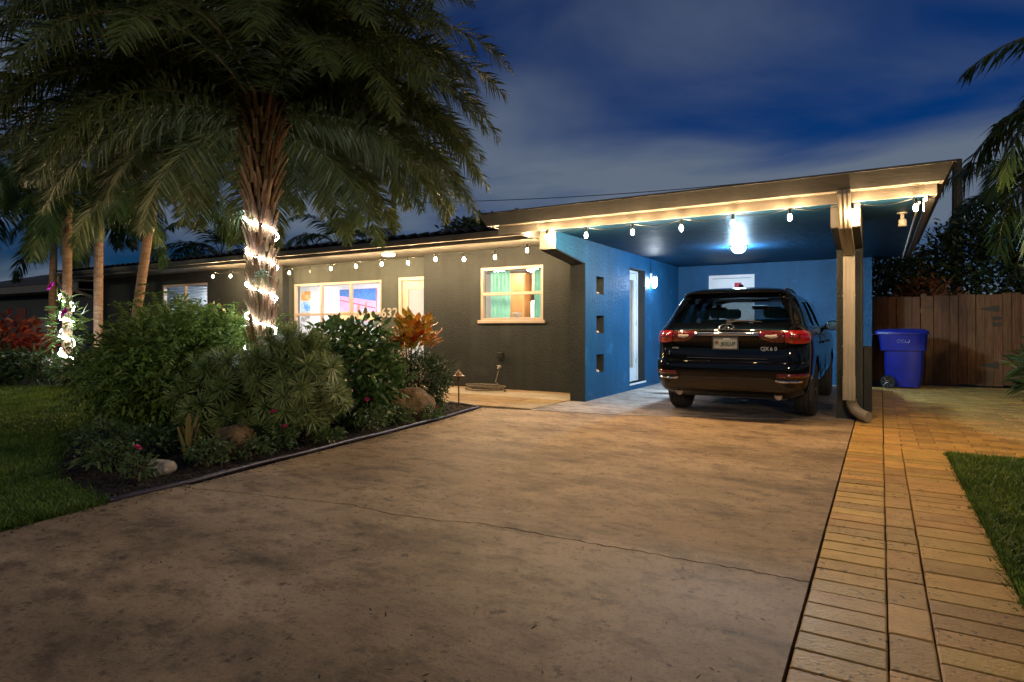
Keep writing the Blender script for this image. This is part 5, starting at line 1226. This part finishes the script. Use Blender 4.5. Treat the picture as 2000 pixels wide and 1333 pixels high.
for z in (1.38, 1.26): MB().prism([(1.02, z), (1.06, z + .04), (1.15, z + .04), (1.19, z), (1.15, z - .04), (1.06, z - .04)], 'y', -.03, -.012).build('latch', M_dark, gate)
MB().box(-.10, .06, -.02, -.012, 1.60, 1.63).build('latch', M_dark, gate)
fence2 = thing('wooden_fence', 'pale lit cedar board fence on the far side of the gate', 'fence', (2.13, FY, 0))
for k in range(22): obj('board', bm_, fence2, (k * .141, rf.uniform(-.003, .003), rf.uniform(-.02, .02)), (0, R(rf.uniform(-.3, .3)), 0))
for z in (.4, 1.5): MB().box(-.07, 3.1, .014, .052, z, z + .09).build('rail', M_board, fence2)
# ---- wheeled bin
M_bin = mat('blue_plastic', (.004, .012, .21), (.006, .018, .28), rough=.38, scale=6, bump=.1, bscale=60)
wb = thing('wheeled_bin', 'blue wheeled bin with sloping lid beside the carport wall', 'bin', (.36, 14.55, 0), R(0))
def taper(levels, name, m, parent):
    V = []; F = []
    for x0, x1, y0_, y1_, z in levels:
        c = .05
        V += [(x0 + c, y0_, z), (x1 - c, y0_, z), (x1, y0_ + c, z), (x1, y1_ - c, z), (x1 - c, y1_, z), (x0 + c, y1_, z), (x0, y1_ - c, z), (x0, y0_ + c, z)]
    for i in range(len(levels) - 1):
        for k in range(8): F.append((i * 8 + k, i * 8 + (k + 1) % 8, (i + 1) * 8 + (k + 1) % 8, (i + 1) * 8 + k))
    F += [tuple(range(8))[::-1], tuple(range((len(levels) - 1) * 8, len(levels) * 8))]; return MB().add(V, F).build(name, m, parent, angle=50)
taper([(-.27, .30, -.25, .25, .03), (-.29, .34, -.27, .27, .28), (-.30, .36, -.285, .285, .74), (-.36, .40, -.32, .32, .745), (-.40, .42, -.335, .335, 1.06)], 'body', M_bin, wb)
taper([(-.46, .44, -.36, .36, 1.065), (-.46, .44, -.36, .36, 1.12), (-.42, .40, -.33, .33, 1.15), (-.2, .35, -.24, .24, 1.175)], 'lid', M_bin, wb)
MB().tube([(-.50, -.28, 1.06), (-.50, .28, 1.06)], .016, 8).build('handle', M_bin, wb)
for s in (-1, 1):
    w_ = MB().lathe([(.06, -.03), (.125, -.035), (.13, -.02), (.13, .02), (.125, .035), (.06, .03)], 22, (-.24, s * .31, .13), 'y').build('wheel', M_tyre, wb)
    sp = MB()
    for k in range(8): a = k * math.pi / 4; sp.tube([(-.24, s * .345, .13), (-.24 + .1 * math.cos(a), s * .345, .13 + .1 * math.sin(a))], .009, 5)
    sp.build('spokes', M_rim, w_)
for k in range(3): MB().tube([(.0 + .035 * math.cos(a_) + k * .07 - .05, -.338, .93 + .028 * math.sin(a_)) for a_ in np.linspace(.4 + k, 5.2 + k, 12)], .005, 4).build('moulded_mark', mat('pale_mark', (.25, .3, .6), rough=.5), wb)
# ---- planting behind the fence and at the right edge
M_hed = leaf_mat('hedge_leaf', (.02, .035, .012), (.035, .055, .02), .4, .2)
for i, (x, y, r, h, n, lab) in enumerate(((-.2, 17.2, 1.4, 3.4, 9000, 'dark leafy hedge plant behind the fence nearest the carport'), (2.0, 17.6, 1.6, 3.9, 10000, 'dark leafy hedge plant behind the wooden gate'), (4.6, 17.4, 1.7, 4.0, 10000, 'dark leafy hedge plant behind the pale lit fence'))):
    shrub('hedge_plant', lab, (x, y), (r, .9, h * .5), h * .5, n, .16, .06, M_hed, 500 + i, lump=.3, shell=.35, up=.2, seg=2, flat_bottom=-.9)
shrub('bronze_shrub', 'bronze red shrub peering over the fence by the carport corner', (.9, 16.4), (.7, .5, 1.0), 1.35, 900, .18, .05, leaf_mat('bronze_leaf', (.16, .05, .02), (.22, .09, .03), .4, .3), 520, lump=.3, shell=.3, up=.3)
shrub('border_shrub', 'green strap-leaved shrub at the edge of the patio by the gate', (2.45, 13.0), (.5, .6, .6), .5, 620, .34, .045, M_mix, 530, lump=.3, shell=.2, up=.5, seg=3, flat_bottom=-.9)
rk = [frond('frond', 2.3 + .1 * q, R(e0), R(bd), 75, .50, .036, -.05, .40, M_palm2, 600 + q, .2, .25) for q, (e0, bd) in enumerate(((70, 110), (52, 122), (34, 125), (16, 112), (0, 95)))]
def big_palm(label, base, h, seed, nf=16, sc=1.0, name='feather_palm'):
    t = thing(name, label, 'palm tree', (base[0], base[1], 0)); g = random.Random(seed)
    MB().tube([(0, 0, -.05), (.05, 0, h * .5), (0, .05, h)], [.13, .11, .08], 12).build('trunk', M_ring, t, smooth=True)
    for k in range(nf):
        a = k * ga + g.uniform(-.2, .2); obj('frond', rk[min(4, int(k / nf * 5))], t, (0, 0, h), (R(g.uniform(-12, 12)), R(g.uniform(-8, 8)), a), sc * g.uniform(.9, 1.1))
    return t
big_palm('arching palm leaning in beside the carport eave', (2.80, 8.9), 3.55, 21, 30, 1.02)
big_palm('dark palm rising behind the fence by the carport eave', (3.0, 19.0), 4.6, 22, 14, 1.0)
for i, (x, y, h, sc, lab) in enumerate(((-27, 18, 4.6, 1.5, 'dark palm silhouette over the gutter corner of the house roof'), (-21.8, 20.5, 5.0, 1.5, 'dark drooping palm behind the house roof beside the leaning palm'), (-31.0, 14, 5.8, 1.6, 'dark palm silhouette above the neighbouring house'), (-22.5, 9.2, 5.2, 1.6, 'dark tall palm at the corner of the neighbouring garden'), (-18.6, 5.0, 4.9, 1.4, 'dim palm beyond the red shrubs'))):
    big_palm(lab, (x, y), h, 30 + i, 14, sc)
# broadleaf tree behind the roof
bt = thing('broadleaf_tree', 'dark round-topped tree showing above the tiled roof', 'tree', (-17.2, 26, 0))
MB().tube([(0, 0, 0), (.1, 0, 2.5), (0, .1, 4.6)], [.22, .17, .1], 10).build('trunk', M_stem, bt)
V, F = leafy(4200, (0, 0, 5.5), (2.4, 2.0, 1.35), .30, .13, 700, lump=.45, shell=.3); struct(obj('crown', np_mesh('crown', V, F, M_hed), bt), 'stuff')
# utility poles and wire
M_pole = mat('pole_wood', (.05, .04, .03), (.08, .065, .05), rough=.9, scale=8)
u1 = thing('utility_pole', 'dark utility pole rising beyond the house roof behind the palm fronds', 'pole', (-21.5, 24, 0))
MB().tube([(0, 0, 0), (0, 0, 8.4)], [.16, .12], 10).build('shaft', M_pole, u1); MB().lathe([(.14, 6.2), (.15, 6.25), (.15, 6.75), (.10, 6.8)], 12, (.0, -.25, 0)).build('transformer', M_dark, u1)
u2 = thing('utility_pole', 'dark pole top beside the end of the carport roof', 'pole', (2.17, 25, 0))
MB().tube([(0, 0, 0), (0, 0, 6.75)], [.18, .14], 10).build('shaft', M_pole, u2)
wpts = [(-21.5 + 23.67 * t, 24 + t, 7.6 - .9 * t - .9 * math.sin(math.pi * t) * .35) for t in np.linspace(0, 1, 24)]
tag(MB().tube(wpts, .018, 4).build('overhead_wire', M_cord), 'thin overhead wire strung between the two utility poles', 'wire')
